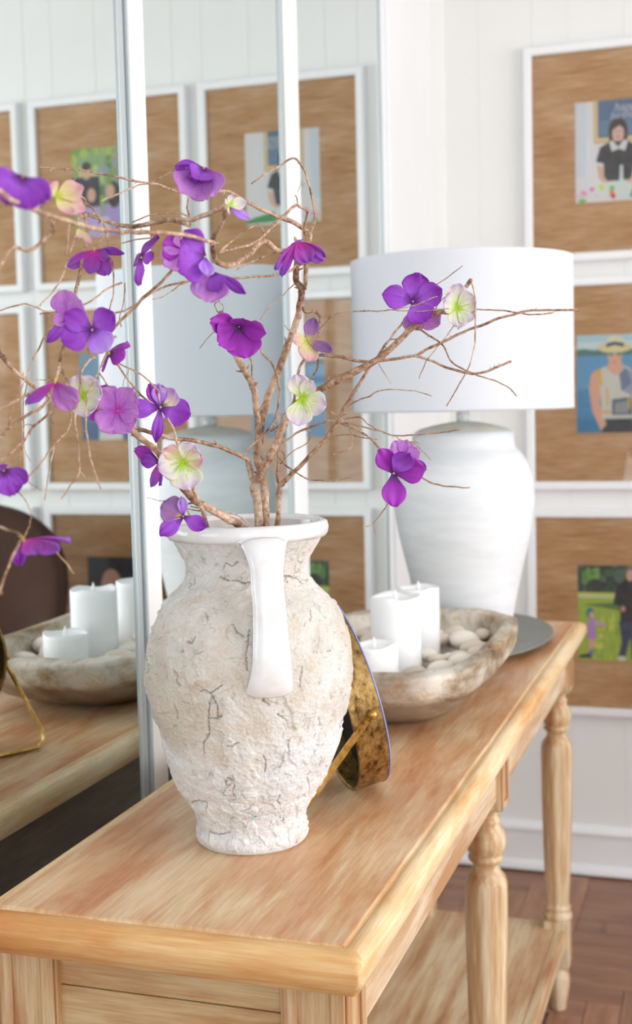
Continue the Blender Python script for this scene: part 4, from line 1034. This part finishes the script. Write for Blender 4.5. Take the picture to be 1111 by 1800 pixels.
candle(0.257, 1.892, T+0.0225, 0.990, 0.0385, 'tallest white pillar candle standing in the front of the wooden bowl', 1.0)
candle(0.256, 2.045, T+0.0225, 0.982, 0.0340, 'middle white pillar candle half hidden behind the tallest one', 4.0)
candle(0.252, 1.785, T+0.0265, 0.936, 0.0350, 'shortest white pillar candle at the near end of the wooden bowl', 2.4)
# pebbles
random.seed(21)
pm = []
for s in range(6):
    bm = bmesh.new(); bmesh.ops.create_icosphere(bm, subdivisions=3, radius=1.0)
    for v in bm.verts:
        v.co *= 1+0.10*noise.noise(v.co*0.9+Vector((s*3.1, 0, 0)))
    me = bpy.data.meshes.new('pebble'); bm.to_mesh(me); bm.free(); 
    for p in me.polygons: p.use_smooth = True
    me.materials.append([M['stone'], M['stone'], M['stone2'], M['stone'], M['stone3'], M['stone2']][s]); pm.append(me)
cands = [(0.257, 1.892, 0.0385), (0.256, 2.045, 0.0340), (0.252, 1.785, 0.0350)]
placed = []
def hgt(x, y):
    f = max(abs((x-BX)/BA), 1e-4); g = abs((y-BY)/BB)
    rr = (f**(2/0.56)+g**(2/0.56))**(0.56/2)
    return interp([(0, 0.016), (0.25, 0.016), (0.5, 0.022), (0.70, 0.038), (0.80, 0.064), (0.865, 0.088), (2, 0.2)], rr), rr
ncol = {0: 'off-white', 1: 'off-white', 2: 'tan', 3: 'off-white', 4: 'grey-brown', 5: 'tan'}
def pebble(x, y, z, a, b, c_, rot, s, lab=None):
    o = bpy.data.objects.new('pebble', pm[s]); COL.objects.link(o)
    o.location = (x, y, z); o.scale = (a, b, c_); o.rotation_euler = (random.uniform(-.2, .2), random.uniform(-.2, .2), rot)
    if y < 1.79: wh = 'at the near end of the wooden bowl, around the shortest candle'
    elif y < 1.97: wh = ('in front of' if y < 1.865 else 'beside' if y < 1.925 else 'just behind')+' the tallest candle'+(' on the side of the bowl facing the room' if x > 0.257 else ' on the side of the bowl facing the mirror')
    elif y < 2.09: wh = 'beside the middle candle'+(' on the side of the bowl facing the room' if x > 0.256 else ' on the side of the bowl facing the mirror')
    else: wh = 'at the far end of the wooden bowl, nearest the lamp'+(', room side' if x > 0.25 else ', mirror side')
    tag(o, 'smooth %s pebble %s' % (ncol[s], wh), 'pebble', 'pebbles in the dough bowl')
    placed.append((x, y, z, max(a, b)))
tries = 0
layers = [(0.0, 0.0)]
for target in range(110):
    for t in range(80):
        x = random.uniform(BX-0.13, BX+0.13); y = random.uniform(BY-0.245, BY+0.245)
        a = random.uniform(0.017, 0.026); b = a*random.uniform(0.68, 0.9); c_ = a*random.uniform(0.5, 0.62)
        h, rr = hgt(x, y)
        lay = 0 if target < 38 else (1 if target < 76 else 2)
        z = max(T+h+c_+0.001, T+0.018+c_+0.019*lay)
        if rr > (0.66, 0.72, 0.78)[lay]: continue
        if any(hypot(x-cx, y-cy) < r+a+0.001 for cx, cy, r in cands): continue
        if any(((x-p)**2+(y-q)**2+((z-zz)*1.6)**2)**0.5 < (a+rr_)*0.80 for p, q, zz, rr_ in placed): continue
        pebble(x, y, z, a, b, c_, random.uniform(0, 3.14), random.randrange(6)); break

# ------------------------------------------------------------------ lamp on a grey plate
LX, LY = 0.262, 2.395
pl = empty('serving_plate', (LX-0.02, LY+0.03, T), 'large oval grey stoneware plate under the lamp, behind the wooden bowl', 'plate')
bm = bmesh.new(); n = 96
pp = [(0.001, 0.0), (0.60, 0.0), (0.80, 0.004), (0.97, 0.0125), (1.0, 0.0145), (1.0, 0.0175), (0.98, 0.0185), (0.84, 0.011), (0.62, 0.0065), (0.001, 0.006)]
rings = [[bm.verts.new((0.178*f*cos(2*pi*k/n), 0.268*f*sin(2*pi*k/n), z)) for k in range(n)] for f, z in pp]
for a, b in zip(rings[:-1], rings[1:]):
    for k in range(n): bm.faces.new((a[k], a[(k+1) % n], b[(k+1) % n], b[k]))
bmesh.ops.remove_doubles(bm, verts=bm.verts, dist=1e-4)
bmesh.ops.recalc_face_normals(bm, faces=bm.faces)
o = obj('dish', bm, M['plate'], None, True); o.parent = pl
LZ = T+0.0072
lp = empty('table_lamp', (LX, LY, LZ), 'big white ceramic urn lamp with a white drum shade', 'lamp')
def lz(tab): return [(r, z-LZ) for r, z in tab]
bm = bmesh.new()
bp_ = [(0.0765, LZ), (0.0775, LZ+0.004), (0.0845, 0.850), (0.0945, 0.902), (0.1085, 0.968), (0.1235, 1.033), (0.1300, 1.076), (0.1320, 1.100), (0.1310, 1.119), (0.1265, 1.145), (0.1180, 1.170), (0.1075, 1.186), (0.0985, 1.195), (0.0955, 1.202), (0.0950, 1.222), (0.0935, 1.2265), (0.088, 1.2285)]
tab = [(z, r) for r, z in bp_]
zs = [LZ+(1.2285-LZ)*i/70 for i in range(71)]
lathe(bm, [(smoothtab(tab, z), z-LZ) for z in zs], 72)
o = obj('base', bm, M['lampbody'], None, True); o.parent = lp
bm = bmesh.new(); lathe(bm, lz([(0.0885, 1.2284), (0.078, 1.2335), (0.060, 1.2385), (0.040, 1.2425), (0.022, 1.2455), (0.0, 1.246)]), 64, caps=False)
o = obj('cap', bm, M['lampcap'], None, True); o.parent = lp; tag(o, 'beige shallow domed cap')
bm = bmesh.new(); lathe(bm, lz([(0.011, 1.245), (0.0125, 1.247), (0.0125, 1.262), (0.010, 1.265), (0.0125, 1.268), (0.0125, 1.285), (0.010, 1.288)]), 24)
o = obj('neck', bm, M['crystal'], None, True); o.parent = lp
bm = bmesh.new(); lathe(bm, lz([(0.003, 1.285), (0.003, 1.553)]), 12); lathe(bm, lz([(0.016, 1.30), (0.016, 1.37)]), 16)
for k in range(3):
    a = 2*pi*k/3+0.4; box(bm, 0, 0.0001, 0, 0.0001, 1.5-LZ, 1.5001-LZ)
    d = Vector((cos(a), sin(a), 0)); s_ = Vector((-sin(a), cos(a), 0))*0.0015
    vv = [bm.verts.new(p) for p in (d*0.002+s_+Vector((0, 0, 1.54-LZ)), d*0.202+s_+Vector((0, 0, 1.535-LZ)), d*0.202-s_+Vector((0, 0, 1.535-LZ)), d*0.002-s_+Vector((0, 0, 1.54-LZ)))]
    ww = [bm.verts.new(v.co+Vector((0, 0, 0.003))) for v in vv]
    bm.faces.new(vv[::-1]); bm.faces.new(ww)
    for i in range(4): bm.faces.new((vv[i], vv[(i+1) % 4], ww[(i+1) % 4], ww[i]))
o = obj('harp', bm, M['chrome'], None); o.parent = lp
bm = bmesh.new(); n = 96
sp_ = lz([(0.2045, 1.267), (0.2055, 1.2665), (0.2055, 1.271), (0.2052, 1.30), (0.2050, 1.54), (0.2053, 1.5445), (0.2043, 1.5450), (0.2035, 1.5440), (0.2035, 1.268)])
rings = [[bm.verts.new((r*cos(2*pi*k/n), r*sin(2*pi*k/n), z)) for k in range(n)] for r, z in sp_]
for a, b in zip(rings, rings[1:]+[rings[0]]):
    for k in range(n): bm.faces.new((a[k], a[(k+1) % n], b[(k+1) % n], b[k]))
bmesh.ops.recalc_face_normals(bm, faces=bm.faces)
o = obj('lamp_shade', bm, M['shade'], None, True); o.parent = lp
bm = bmesh.new(); lathe(bm, lz([(0.003, 1.550), (0.007, 1.553), (0.0075, 1.558), (0.004, 1.562), (0.001, 1.563)]), 16)
o = obj('finial', bm, M['chrome'], None, True); o.parent = lp

# ------------------------------------------------------------------ picture frames
IW, IH = 0.450, 0.510
PWD, PHT = 0.230, 0.255
def ell(cx, cy, rx, ry, n=22, a0=0, a1=360): return [(cx+rx*cos(radians(a0+(a1-a0)*k/n)), cy+ry*sin(radians(a0+(a1-a0)*k/n))) for k in range(n+(a1-a0 < 360))]
def rc(x0, y0, x1, y1): return [(x0, y0), (x1, y0), (x1, y1), (x0, y1)]
SK = (232, 178, 152)
rnd = random.Random(3)
def foliage(x0, y0, x1, y1, cols, n, rr=(0.03, 0.09)):
    return [(rnd.choice(cols), ell(rnd.uniform(x0, x1), rnd.uniform(y0, y1), rnd.uniform(*rr), rnd.uniform(*rr), 9)) for _ in range(n)]
def ph_birthday():
    L = [((222, 226, 236), rc(0, 0, 1, 1)), ((206, 214, 228), rc(0, 0.25, 0.16, 1)), ((198, 164, 104), rc(0.27, 0.58, 0.984, 1.0)), ((226, 196, 140), rc(0.285, 0.595, 0.969, 1.0)), ((88, 116, 148), rc(0.33, 0.635, 0.924, 1.0)), ((104, 132, 164), rc(0.35, 0.66, 0.91, 0.80))]
    L += [((64, 42, 38), ell(0.62, 0.70, 0.135, 0.12)), ((64, 42, 38), [(0.485, 0.70), (0.49, 0.60), (0.54, 0.575), (0.70, 0.575), (0.755, 0.61), (0.755, 0.70)]),
          (SK, rc(0.58, 0.53, 0.67, 0.62)), ((238, 184, 168), ell(0.62, 0.665, 0.085, 0.10)), ((64, 42, 38), [(0.53, 0.70), (0.56, 0.77), (0.66, 0.785), (0.72, 0.70), (0.64, 0.745)]),
          ((52, 50, 54), [(0.30, 0.40), (0.36, 0.54), (0.50, 0.59), (0.74, 0.59), (0.88, 0.54), (0.95, 0.40), (0.85, 0.38), (0.81, 0.20), (0.42, 0.20), (0.41, 0.38)]),
          ((240, 242, 246), [(0.49, 0.59), (0.54, 0.60), (0.62, 0.53), (0.70, 0.60), (0.76, 0.585), (0.72, 0.49), (0.63, 0.515), (0.53, 0.49)]),
          ((240, 242, 246), [(0.30, 0.40), (0.41, 0.375), (0.41, 0.345), (0.30, 0.365)]), ((240, 242, 246), [(0.95, 0.40), (0.85, 0.375), (0.85, 0.345), (0.95, 0.365)]),
          (SK, [(0.31, 0.365), (0.40, 0.345), (0.42, 0.24), (0.50, 0.18), (0.44, 0.15), (0.34, 0.24)]), (SK, [(0.94, 0.365), (0.86, 0.345), (0.83, 0.24), (0.74, 0.18), (0.80, 0.15), (0.91, 0.24)]),
          ((206, 110, 104), ell(0.62, 0.632, 0.03, 0.009)), ((60, 50, 50), ell(0.587, 0.685, 0.010, 0.007)), ((60, 50, 50), ell(0.653, 0.685, 0.010, 0.007)),
          ((236, 234, 240), [(0.02, 0.0), (0.02, 0.12), (0.12, 0.18), (0.30, 0.20), (0.70, 0.17), (1.0, 0.20), (1.0, 0.0)])]
    L += [((236, 150, 190), ell(0.12, 0.10, 0.05, 0.02)), ((232, 120, 170), ell(0.24, 0.13, 0.035, 0.022)), ((236, 170, 200), rc(0.02, 0.06, 0.32, 0.075)), ((200, 220, 90), ell(0.38, 0.14, 0.04, 0.04)), ((230, 120, 60), ell(0.52, 0.09, 0.035, 0.05)),
          ((110, 190, 70), ell(0.53, 0.13, 0.04, 0.025)), ((200, 60, 60), ell(0.55, 0.05, 0.03, 0.03)), ((60, 150, 80), [(0.78, 0.03), (0.84, 0.14), (1.0, 0.06), (1.0, 0.02)]), ((210, 226, 226), rc(0.44, 0.02, 0.50, 0.18)),
          ((206, 222, 214), [(0.60, 0.02), (0.60, 0.16), (0.64, 0.22), (0.645, 0.35), (0.69, 0.35), (0.695, 0.22), (0.73, 0.16), (0.73, 0.02)]), ((236, 244, 236), rc(0.66, 0.05, 0.68, 0.32)), ((110, 190, 90), ell(0.10, 0.02, 0.06, 0.02)), ((240, 236, 240), ell(0.24, 0.06, 0.06, 0.02))]
    for i in range(26): L.append(((92, 90, 96), ell(0.46+0.36*rnd.random(), 0.22+0.24*rnd.random(), 0.004, 0.004, 6)))
    return L
def ph_lake():
    L = [((176, 208, 232), rc(0, 0, 1, 1)), ((206, 226, 240), rc(0, 0.86, 1, 0.93)), ((96, 158, 196), rc(0, 0, 1, 0.80)), ((70, 142, 184), rc(0, 0, 1, 0.45)), ((50, 126, 170), rc(0, 0, 1, 0.16)),
         ((80, 120, 110), [(0, 0.79), (0, 0.85), (0.1, 0.86), (0.25, 0.84), (0.4, 0.855), (0.6, 0.84), (1, 0.86), (1, 0.79)])]
    for i in range(30):
        y = rnd.uniform(0.02, 0.76); x = rnd.uniform(0, 0.9); L.append(((104, 168, 204), rc(x, y, x+rnd.uniform(.05, .2), y+0.006)))
    L += [((36, 40, 50), [(0.36, 0.0), (0.38, 0.14), (0.78, 0.14), (0.82, 0.0)]),
          ((226, 172, 144), [(0.20, 0.60), (0.26, 0.64), (0.36, 0.58), (0.33, 0.30), (0.42, 0.08), (0.34, 0.02), (0.22, 0.22), (0.17, 0.45)]),
          ((226, 172, 144), [(0.80, 0.62), (0.92, 0.58), (0.95, 0.36), (0.84, 0.16), (0.78, 0.22), (0.85, 0.38)]),
          ((206, 206, 196), [(0.28, 0.64), (0.42, 0.68), (0.55, 0.60), (0.68, 0.68), (0.82, 0.62), (0.80, 0.14), (0.36, 0.14), (0.34, 0.40)]),
          ((226, 172, 144), [(0.42, 0.66), (0.47, 0.74), (0.62, 0.74), (0.68, 0.66), (0.55, 0.58)]), ((150, 162, 176), [(0.66, 0.66), (0.82, 0.61), (0.80, 0.36), (0.62, 0.44)]),
          ((110, 124, 150), [(0.60, 0.60), (0.70, 0.66), (0.78, 0.50), (0.64, 0.42)]), ((96, 104, 120), [(0.50, 0.18), (0.50, 0.34), (0.78, 0.36), (0.79, 0.18)]), ((150, 156, 160), [(0.54, 0.20), (0.54, 0.30), (0.72, 0.32), (0.72, 0.20)]),
          ((226, 178, 60), [(0.28, 0.64), (0.34, 0.655), (0.37, 0.50), (0.33, 0.46)]), ((220, 170, 50), rc(0.42, 0.28, 0.45, 0.46)), ((220, 170, 50), rc(0.36, 0.20, 0.48, 0.225)), ((220, 170, 50), rc(0.72, 0.24, 0.75, 0.36)),
          ((226, 172, 144), ell(0.54, 0.78, 0.10, 0.115)), ((206, 128, 112), ell(0.54, 0.715, 0.030, 0.008)), ((60, 130, 110), ell(0.49, 0.81, 0.045, 0.026)), ((60, 130, 110), ell(0.60, 0.81, 0.045, 0.026)), ((40, 60, 70), rc(0.44, 0.825, 0.65, 0.838)),
          ((228, 204, 156), ell(0.54, 0.865, 0.24, 0.055)), ((238, 222, 186), [(0.42, 0.87), (0.43, 0.955), (0.49, 0.985), (0.60, 0.985), (0.66, 0.955), (0.67, 0.87)]), ((56, 60, 80), [(0.42, 0.87), (0.425, 0.91), (0.54, 0.925), (0.665, 0.91), (0.67, 0.87), (0.54, 0.89)]), ((240, 214, 150), ell(0.54, 0.85, 0.20, 0.02))]
    return L
def ph_park():
    L = [((60, 88, 62), rc(0, 0, 1, 1)), ((40, 62, 54), rc(0, 0.78, 1, 1))]
    L += foliage(0.0, 0.74, 1.0, 1.0, [(44, 74, 56), (70, 104, 70), (32, 50, 46), (84, 112, 96)], 46)
    L += foliage(0.08, 0.80, 0.34, 0.95, [(112, 164, 72), (96, 146, 70), (128, 176, 88)], 22, (0.03, 0.06)) + [((44, 62, 44), ell(0.24, 0.78, 0.12, 0.08))]
    L += [((168, 190, 62), rc(0, 0, 1, 0.70)), ((206, 214, 96), rc(0, 0.66, 1, 0.715)), ((92, 128, 52), [(0.05, 0.585), (0.3, 0.60), (0.62, 0.615), (0.9, 0.60), (1, 0.58), (1, 0.55), (0.6, 0.53), (0.3, 0.565)])]
    L += foliage(0.0, 0.02, 1.0, 0.52, [(156, 184, 56), (184, 200, 74), (140, 172, 52), (200, 206, 92)], 90, (0.01, 0.045))
    L += [((232, 236, 240), rc(0.0, 0.66, 1.0, 0.675)),
          ((40, 130, 150), ell(0.17, 0.50, 0.055, 0.055)), ((230, 180, 160), ell(0.195, 0.475, 0.035, 0.035)), ((186, 140, 200), [(0.14, 0.44), (0.24, 0.44), (0.26, 0.22), (0.13, 0.22)]), ((206, 160, 210), [(0.22, 0.43), (0.40, 0.385), (0.40, 0.36), (0.22, 0.38)]),
          ((230, 170, 150), [(0.16, 0.22), (0.20, 0.22), (0.19, 0.10), (0.15, 0.10)]), ((230, 170, 150), [(0.20, 0.22), (0.25, 0.22), (0.22, 0.13), (0.19, 0.13)]), ((120, 110, 190), ell(0.18, 0.075, 0.03, 0.035)), ((40, 50, 44), [(0.0, 0.02), (0.02, 0.05), (0.16, 0.07), (0.20, 0.02)]),
          ((34, 34, 40), [(0.50, 0.60), (0.54, 0.76), (0.66, 0.86), (0.88, 0.86), (0.96, 0.70), (0.94, 0.42), (0.60, 0.42), (0.60, 0.58)]), ((50, 62, 96), [(0.58, 0.42), (0.94, 0.42), (0.90, 0.02), (0.76, 0.02), (0.74, 0.26), (0.66, 0.02), (0.56, 0.02), (0.62, 0.20)]),
          ((150, 134, 120), ell(0.77, 0.92, 0.075, 0.075)), ((226, 176, 150), ell(0.74, 0.90, 0.055, 0.06)), ((226, 160, 140), ell(0.64, 0.55, 0.03, 0.03)), ((220, 220, 220), ell(0.62, 0.03, 0.06, 0.025))]
    return L
def ph_family():
    L = [((150, 178, 120), rc(0, 0, 1, 1))]
    L += foliage(0, 0.35, 1, 1, [(120, 170, 70), (170, 200, 90), (90, 130, 70), (200, 214, 130), (150, 170, 190), (110, 100, 80)], 90)
    for x, w_ in ((0.22, 0.03), (0.34, 0.05), (0.42, 0.02), (0.52, 0.03)): L.append(((170, 160, 146), rc(x, 0.4, x+w_, 1)))
    L += [((236, 214, 80), ell(0.12, 0.62, 0.06, 0.02)), ((60, 110, 200), rc(0.9, 0.3, 0.98, 0.6)), ((40, 46, 66), rc(0.62, 0.3, 1.0, 0.68)), (SK, ell(0.80, 0.74, 0.07, 0.09)), ((60, 50, 44), ell(0.80, 0.80, 0.07, 0.05)),
          ((176, 156, 206), [(0.26, 0.0), (0.30, 0.36), (0.56, 0.36), (0.60, 0.0)]), ((50, 36, 34), ell(0.42, 0.46, 0.09, 0.15)), (SK, ell(0.47, 0.50, 0.06, 0.08)), ((190, 172, 214), [(0.60, 0.0), (0.62, 0.34), (0.90, 0.34), (0.92, 0.0)]),
          ((60, 42, 38), ell(0.74, 0.50, 0.08, 0.12)), (SK, ell(0.74, 0.47, 0.06, 0.08)), (SK, [(0.06, 0.46), (0.12, 0.40), (0.34, 0.34), (0.34, 0.28), (0.10, 0.34)]), ((210, 200, 220), rc(0.5, 0.0, 0.62, 0.22)), (SK, [(0.86, 0.34), (0.94, 0.26), (0.90, 0.14), (0.84, 0.20)])]
    return L
def ph_water():
    L = [((84, 132, 176), rc(0, 0, 1, 1)), ((120, 160, 190), rc(0, 0.6, 1, 1)), ((70, 108, 150), rc(0, 0, 1, 0.3)), ((50, 44, 52), [(0.0, 0.62), (0.05, 0.9), (0.18, 1.0), (0.3, 0.9), (0.26, 0.6), (0.1, 0.45)]),
         ((230, 190, 160), ell(0.58, 0.62, 0.09, 0.12)), ((60, 46, 40), ell(0.58, 0.70, 0.10, 0.08)), ((220, 226, 232), [(0.42, 0.0), (0.44, 0.44), (0.74, 0.44), (0.76, 0.0)]), ((180, 66, 80), [(0.44, 0.10), (0.44, 0.30), (0.74, 0.30), (0.74, 0.10)])]
    for i in range(20):
        y = rnd.uniform(0.02, 0.5); x = rnd.uniform(0, 0.8); L.append(((120, 156, 190), rc(x, y, x+0.12, y+0.008)))
    return L
def ph_portrait():
    return [((34, 34, 42), rc(0, 0, 1, 1)), ((46, 46, 58), rc(0, 0.5, 0.5, 1)), ((226, 166, 146), ell(0.66, 0.62, 0.16, 0.24)), ((206, 142, 124), ell(0.60, 0.50, 0.11, 0.10)), ((70, 50, 46), ell(0.60, 0.66, 0.018, 0.012)), ((70, 50, 46), ell(0.72, 0.66, 0.018, 0.012)),
            ((140, 70, 64), ell(0.66, 0.49, 0.05, 0.014)), ((60, 66, 84), [(0.30, 0.0), (0.40, 0.28), (0.60, 0.38), (0.78, 0.38), (0.95, 0.26), (1.0, 0.0)]), ((206, 176, 90), ell(0.12, 0.12, 0.04, 0.06)), ((90, 60, 70), rc(0.0, 0.0, 0.2, 0.3))]
def ph_beach(k):
    cs = [((150, 196, 224), (206, 190, 150)), ((190, 206, 220), (110, 150, 90)), ((120, 160, 190), (180, 150, 120))][k]
    return [(cs[0], rc(0, 0, 1, 1)), (cs[1], rc(0, 0, 1, 0.42)), (SK, ell(0.4, 0.56, 0.07, 0.09)), ((80, 56, 44), ell(0.4, 0.62, 0.08, 0.06)), ((200, 80, 90), [(0.30, 0.1), (0.32, 0.46), (0.48, 0.46), (0.50, 0.1)]),
            (SK, ell(0.64, 0.48, 0.06, 0.08)), ((60, 50, 44), ell(0.64, 0.54, 0.07, 0.05)), ((80, 110, 170), [(0.55, 0.1), (0.57, 0.40), (0.71, 0.40), (0.73, 0.1)])]
def photomesh(layers, w_, h_):
    vs, fs, cols = [], [], []
    for i, (c, poly) in enumerate(layers):
        poly = [(min(1, max(0, x)), min(1, max(0, y))) for x, y in poly]
        b = len(vs); yy = -0.000012*i
        for x, y in poly: vs.append((x*w_, yy, y*h_))
        fs.append(tuple(range(b, b+len(poly)))); cols.append(srgb(tuple(min(255, 1.13*q+6) for q in c)))
    # thin paper edge behind
    me = pydata(vs, fs, 'photo'); at = me.color_attributes.new('ink', 'FLOAT_COLOR', 'CORNER')
    for p in me.polygons:
        for li in p.loop_indices: at.data[li].color = cols[p.index]
    return me
ZT = (2.169, 1.573, 0.967)
P_ = 0.5335; XI0 = 0.755-0.517
DX = [XI0+k*P_ for k in range(4)]
subj = {(0, 0): (ph_birthday, 'photo of a dark-haired person in a black top with white collar before a chalkboard'), (1, 0): (ph_lake, 'photo of a person in a straw hat and life vest by a blue lake'),
        (2, 0): (ph_park, 'photo of a child and a person in black on a green field'), (0, 1): (ph_family, 'photo of a group in lavender clothes under green trees'),
        (1, 1): (ph_water, 'photo with a blue water background'), (2, 1): (ph_portrait, 'dark portrait photo of a bald person')}
rown = ['top', 'middle', 'bottom']
place = [['hanging beside the corner trim', 'straight behind the lampshade', 'behind the far end of the table'],
         ['second column, seen only in the mirror above the left twigs', 'second column, seen only in the mirror behind the lime flower', 'second column, seen only in the mirror above the candles'],
         ['third column, seen at the left edge of the mirror', 'third column, seen at the left edge of the mirror', 'third column, seen in the mirror beside the dark chair'],
         ['fourth column from the corner', 'fourth column from the corner', 'fourth column from the corner']]
FWD = 0.0225
def framemesh():
    bm = bmesh.new(); a, b = IW, IH; f = FWD
    prof = [(0.0, -0.004), (0.0, -0.022), (0.003, -0.026), (f-0.004, -0.026), (f, -0.023), (f, 0.0), (0.0, 0.0)]
    rings = []
    for d, y in prof:
        rings.append([bm.verts.new(p) for p in ((-d, y, -d), (a+d, y, -d), (a+d, y, b+d), (-d, y, b+d))])
    for r1, r2 in zip(rings, rings[1:]+[rings[0]]):
        for k in range(4): bm.faces.new((r1[k], r1[(k+1) % 4], r2[(k+1) % 4], r2[k]))
    bmesh.ops.recalc_face_normals(bm, faces=bm.faces)
    me = bpy.data.meshes.new('frame'); bm.to_mesh(me); bm.free(); me.materials.append(M['frame']); return me
fm = framemesh()
def meshbox(name, b, mat):
    bm = bmesh.new(); box(bm, *b); me = bpy.data.meshes.new(name); bm.to_mesh(me); bm.free(); me.materials.append(mat); return me
matm = meshbox('mat_board', (-0.001, IW+0.001, -0.010, -0.001, -0.001, IH+0.001), M['mat'])
glm = pydata([(0, -0.0155, 0), (IW, -0.0155, 0), (IW, -0.0155, IH), (0, -0.0155, IH)], [(0, 1, 2, 3)]); glm.materials.append(M['glass'])
for c_ in range(3):
    for r_ in range(3):
        fn, desc = subj.get((r_, c_), (None, None))
        nm = 'white picture frame, %s row %s' % (rown[r_], place[c_][r_]) if not desc else None
        lab = {(0, 0): 'top white frame by the corner, person in a black top before a chalkboard', (1, 0): 'middle white frame right of the lampshade, person in straw hat by a lake',
               (2, 0): 'bottom white frame past the table end, child and adult on green field', (0, 1): 'mirrored top white frame with a group in lavender under green trees',
               (1, 1): 'mirrored middle white frame with blue photo behind the mauve flowers', (2, 1): 'mirrored bottom white frame with dark portrait, above the candles',
               (0, 2): 'top white frame cut by the left edge of the mirror', (1, 2): 'middle white frame cut by the left edge of the mirror', (2, 2): 'bottom white frame half covered by the mirrored dark chair'}[(r_, c_)]
        z = ZT[r_]-IH
        fr = empty('picture_frame', (DX[c_], YW, z), lab, 'picture frame', 'white frames with grasscloth mats on the far wall')
        for nm_, me_ in (('frame', fm), ('mat_board', matm), ('glass_pane', glm)):
            o = bpy.data.objects.new(nm_, me_); COL.objects.link(o); o.parent = fr
        layers = fn() if fn else ph_beach(r_)
        sq = {(0, 0): 0.76, (1, 0): 0.79, (2, 0): 0.80}.get((r_, c_), 1.0)
        layers = [(q_, [(x*sq if x < 0.985 else x, y) for x, y in pl_]) for q_, pl_ in layers]
        pmh = photomesh(layers, PWD, PHT); pmh.materials.append(M['print'])
        o = bpy.data.objects.new('photo', pmh); COL.objects.link(o); o.parent = fr; o.location = ((IW-PWD)/2, -0.0102, (IH-PHT)/2)
        if desc: o['label'] = desc
        if (r_, c_) == (0, 0):
            for txt, zz, sz, xx in (('happy', 0.915, 0.030, 0.42), ('birthday', 0.835, 0.026, 0.38)):
                cu = bpy.data.curves.new('chalk_lettering', 'FONT'); cu.body = txt; cu.size = sz; cu.shear = 0.35; cu.extrude = 0.0
                to = bpy.data.objects.new('tmp', cu); COL.objects.link(to)
                bpy.context.view_layer.update()
                me_ = bpy.data.meshes.new_from_object(to.evaluated_get(bpy.context.evaluated_depsgraph_get()))
                bpy.data.objects.remove(to)
                me_.materials.clear(); me_.materials.append(M['trim'])
                lo = bpy.data.objects.new('chalk_lettering', me_); COL.objects.link(lo); lo.parent = o
                lo.rotation_euler = (radians(90), 0, 0); lo.location = (xx*PWD, -0.0017, zz*PHT-sz*0.25)

# ------------------------------------------------------------------ dark tub chair (seen in the mirror)
def chair():
    c_ = empty('tub_chair', (1.165, 2.72, 0), 'dark brown curved-back chair seen in the mirror at the left edge', 'chair')
    # rounded shell back, wider at the top than at the seat
    n = 40; vs, fs = [], []
    rows = [(0.40, 0.20), (0.46, 0.21), (0.60, 0.22), (0.75, 0.235), (0.90, 0.30), (1.0, 0.350)]
    def ht(t): return 1.0-0.36*abs(t)**2.2
    for side in (0, 1):
        for z, r in rows:
            for j in range(n+1):
                t = 2*j/n-1; a = pi/2+t*radians(112)
                zz = 0.40+(z-0.40)/(0.6)*(ht(t)*1.04-0.40)
                rr = r-0.045*side
                vs.append((rr*cos(a), rr*sin(a)*0.95, zz))
    m_ = len(rows); w_ = n+1
    for side in (0, 1):
        for i in range(m_-1):
            for j in range(n):
                b = side*m_*w_+i*w_+j; f = (b, b+1, b+w_+1, b+w_); fs.append(f if side == 0 else f[::-1])
    for j in range(n):
        t = (m_-1)*w_+j; fs.append((t, t+1, t+1+m_*w_, t+m_*w_)); fs.append((j+1, j, j+m_*w_, j+1+m_*w_))
    for i in range(m_-1):
        fs.append((i*w_, (i+1)*w_, (i+1)*w_+m_*w_, i*w_+m_*w_)); fs.append(((i+1)*w_+n, i*w_+n, i*w_+n+m_*w_, (i+1)*w_+n+m_*w_))
    me = pydata(vs, fs); bm = bmesh.new(); bm.from_mesh(me); bmesh.ops.recalc_face_normals(bm, faces=bm.faces); bm.to_mesh(me); bm.free()
    o = obj('backrest', me, M['chair'], None, True); o.parent = c_
    bm = bmesh.new(); lathe(bm, [(0.12, 0.37), (0.145, 0.38), (0.152, 0.42), (0.145, 0.455), (0.12, 0.47), (0.0, 0.475)], 40, caps=False)
    o = obj('seat', bm, M['chair'], None, True); o.parent = c_
    for sx in (-1, 1):
        for sy in (-1, 1):
            vs, fs = tube([Vector((sx*0.15, sy*0.15, 0.385)), Vector((sx*0.17, sy*0.17, 0.2)), Vector((sx*0.19, sy*0.19, 0.0))], [0.02, 0.017, 0.012], 12)
            o = obj('leg', pydata(vs, fs), M['chair'], None, True); o.parent = c_
    c_.rotation_euler = (0, 0, radians(-20))
    return c_
chair()
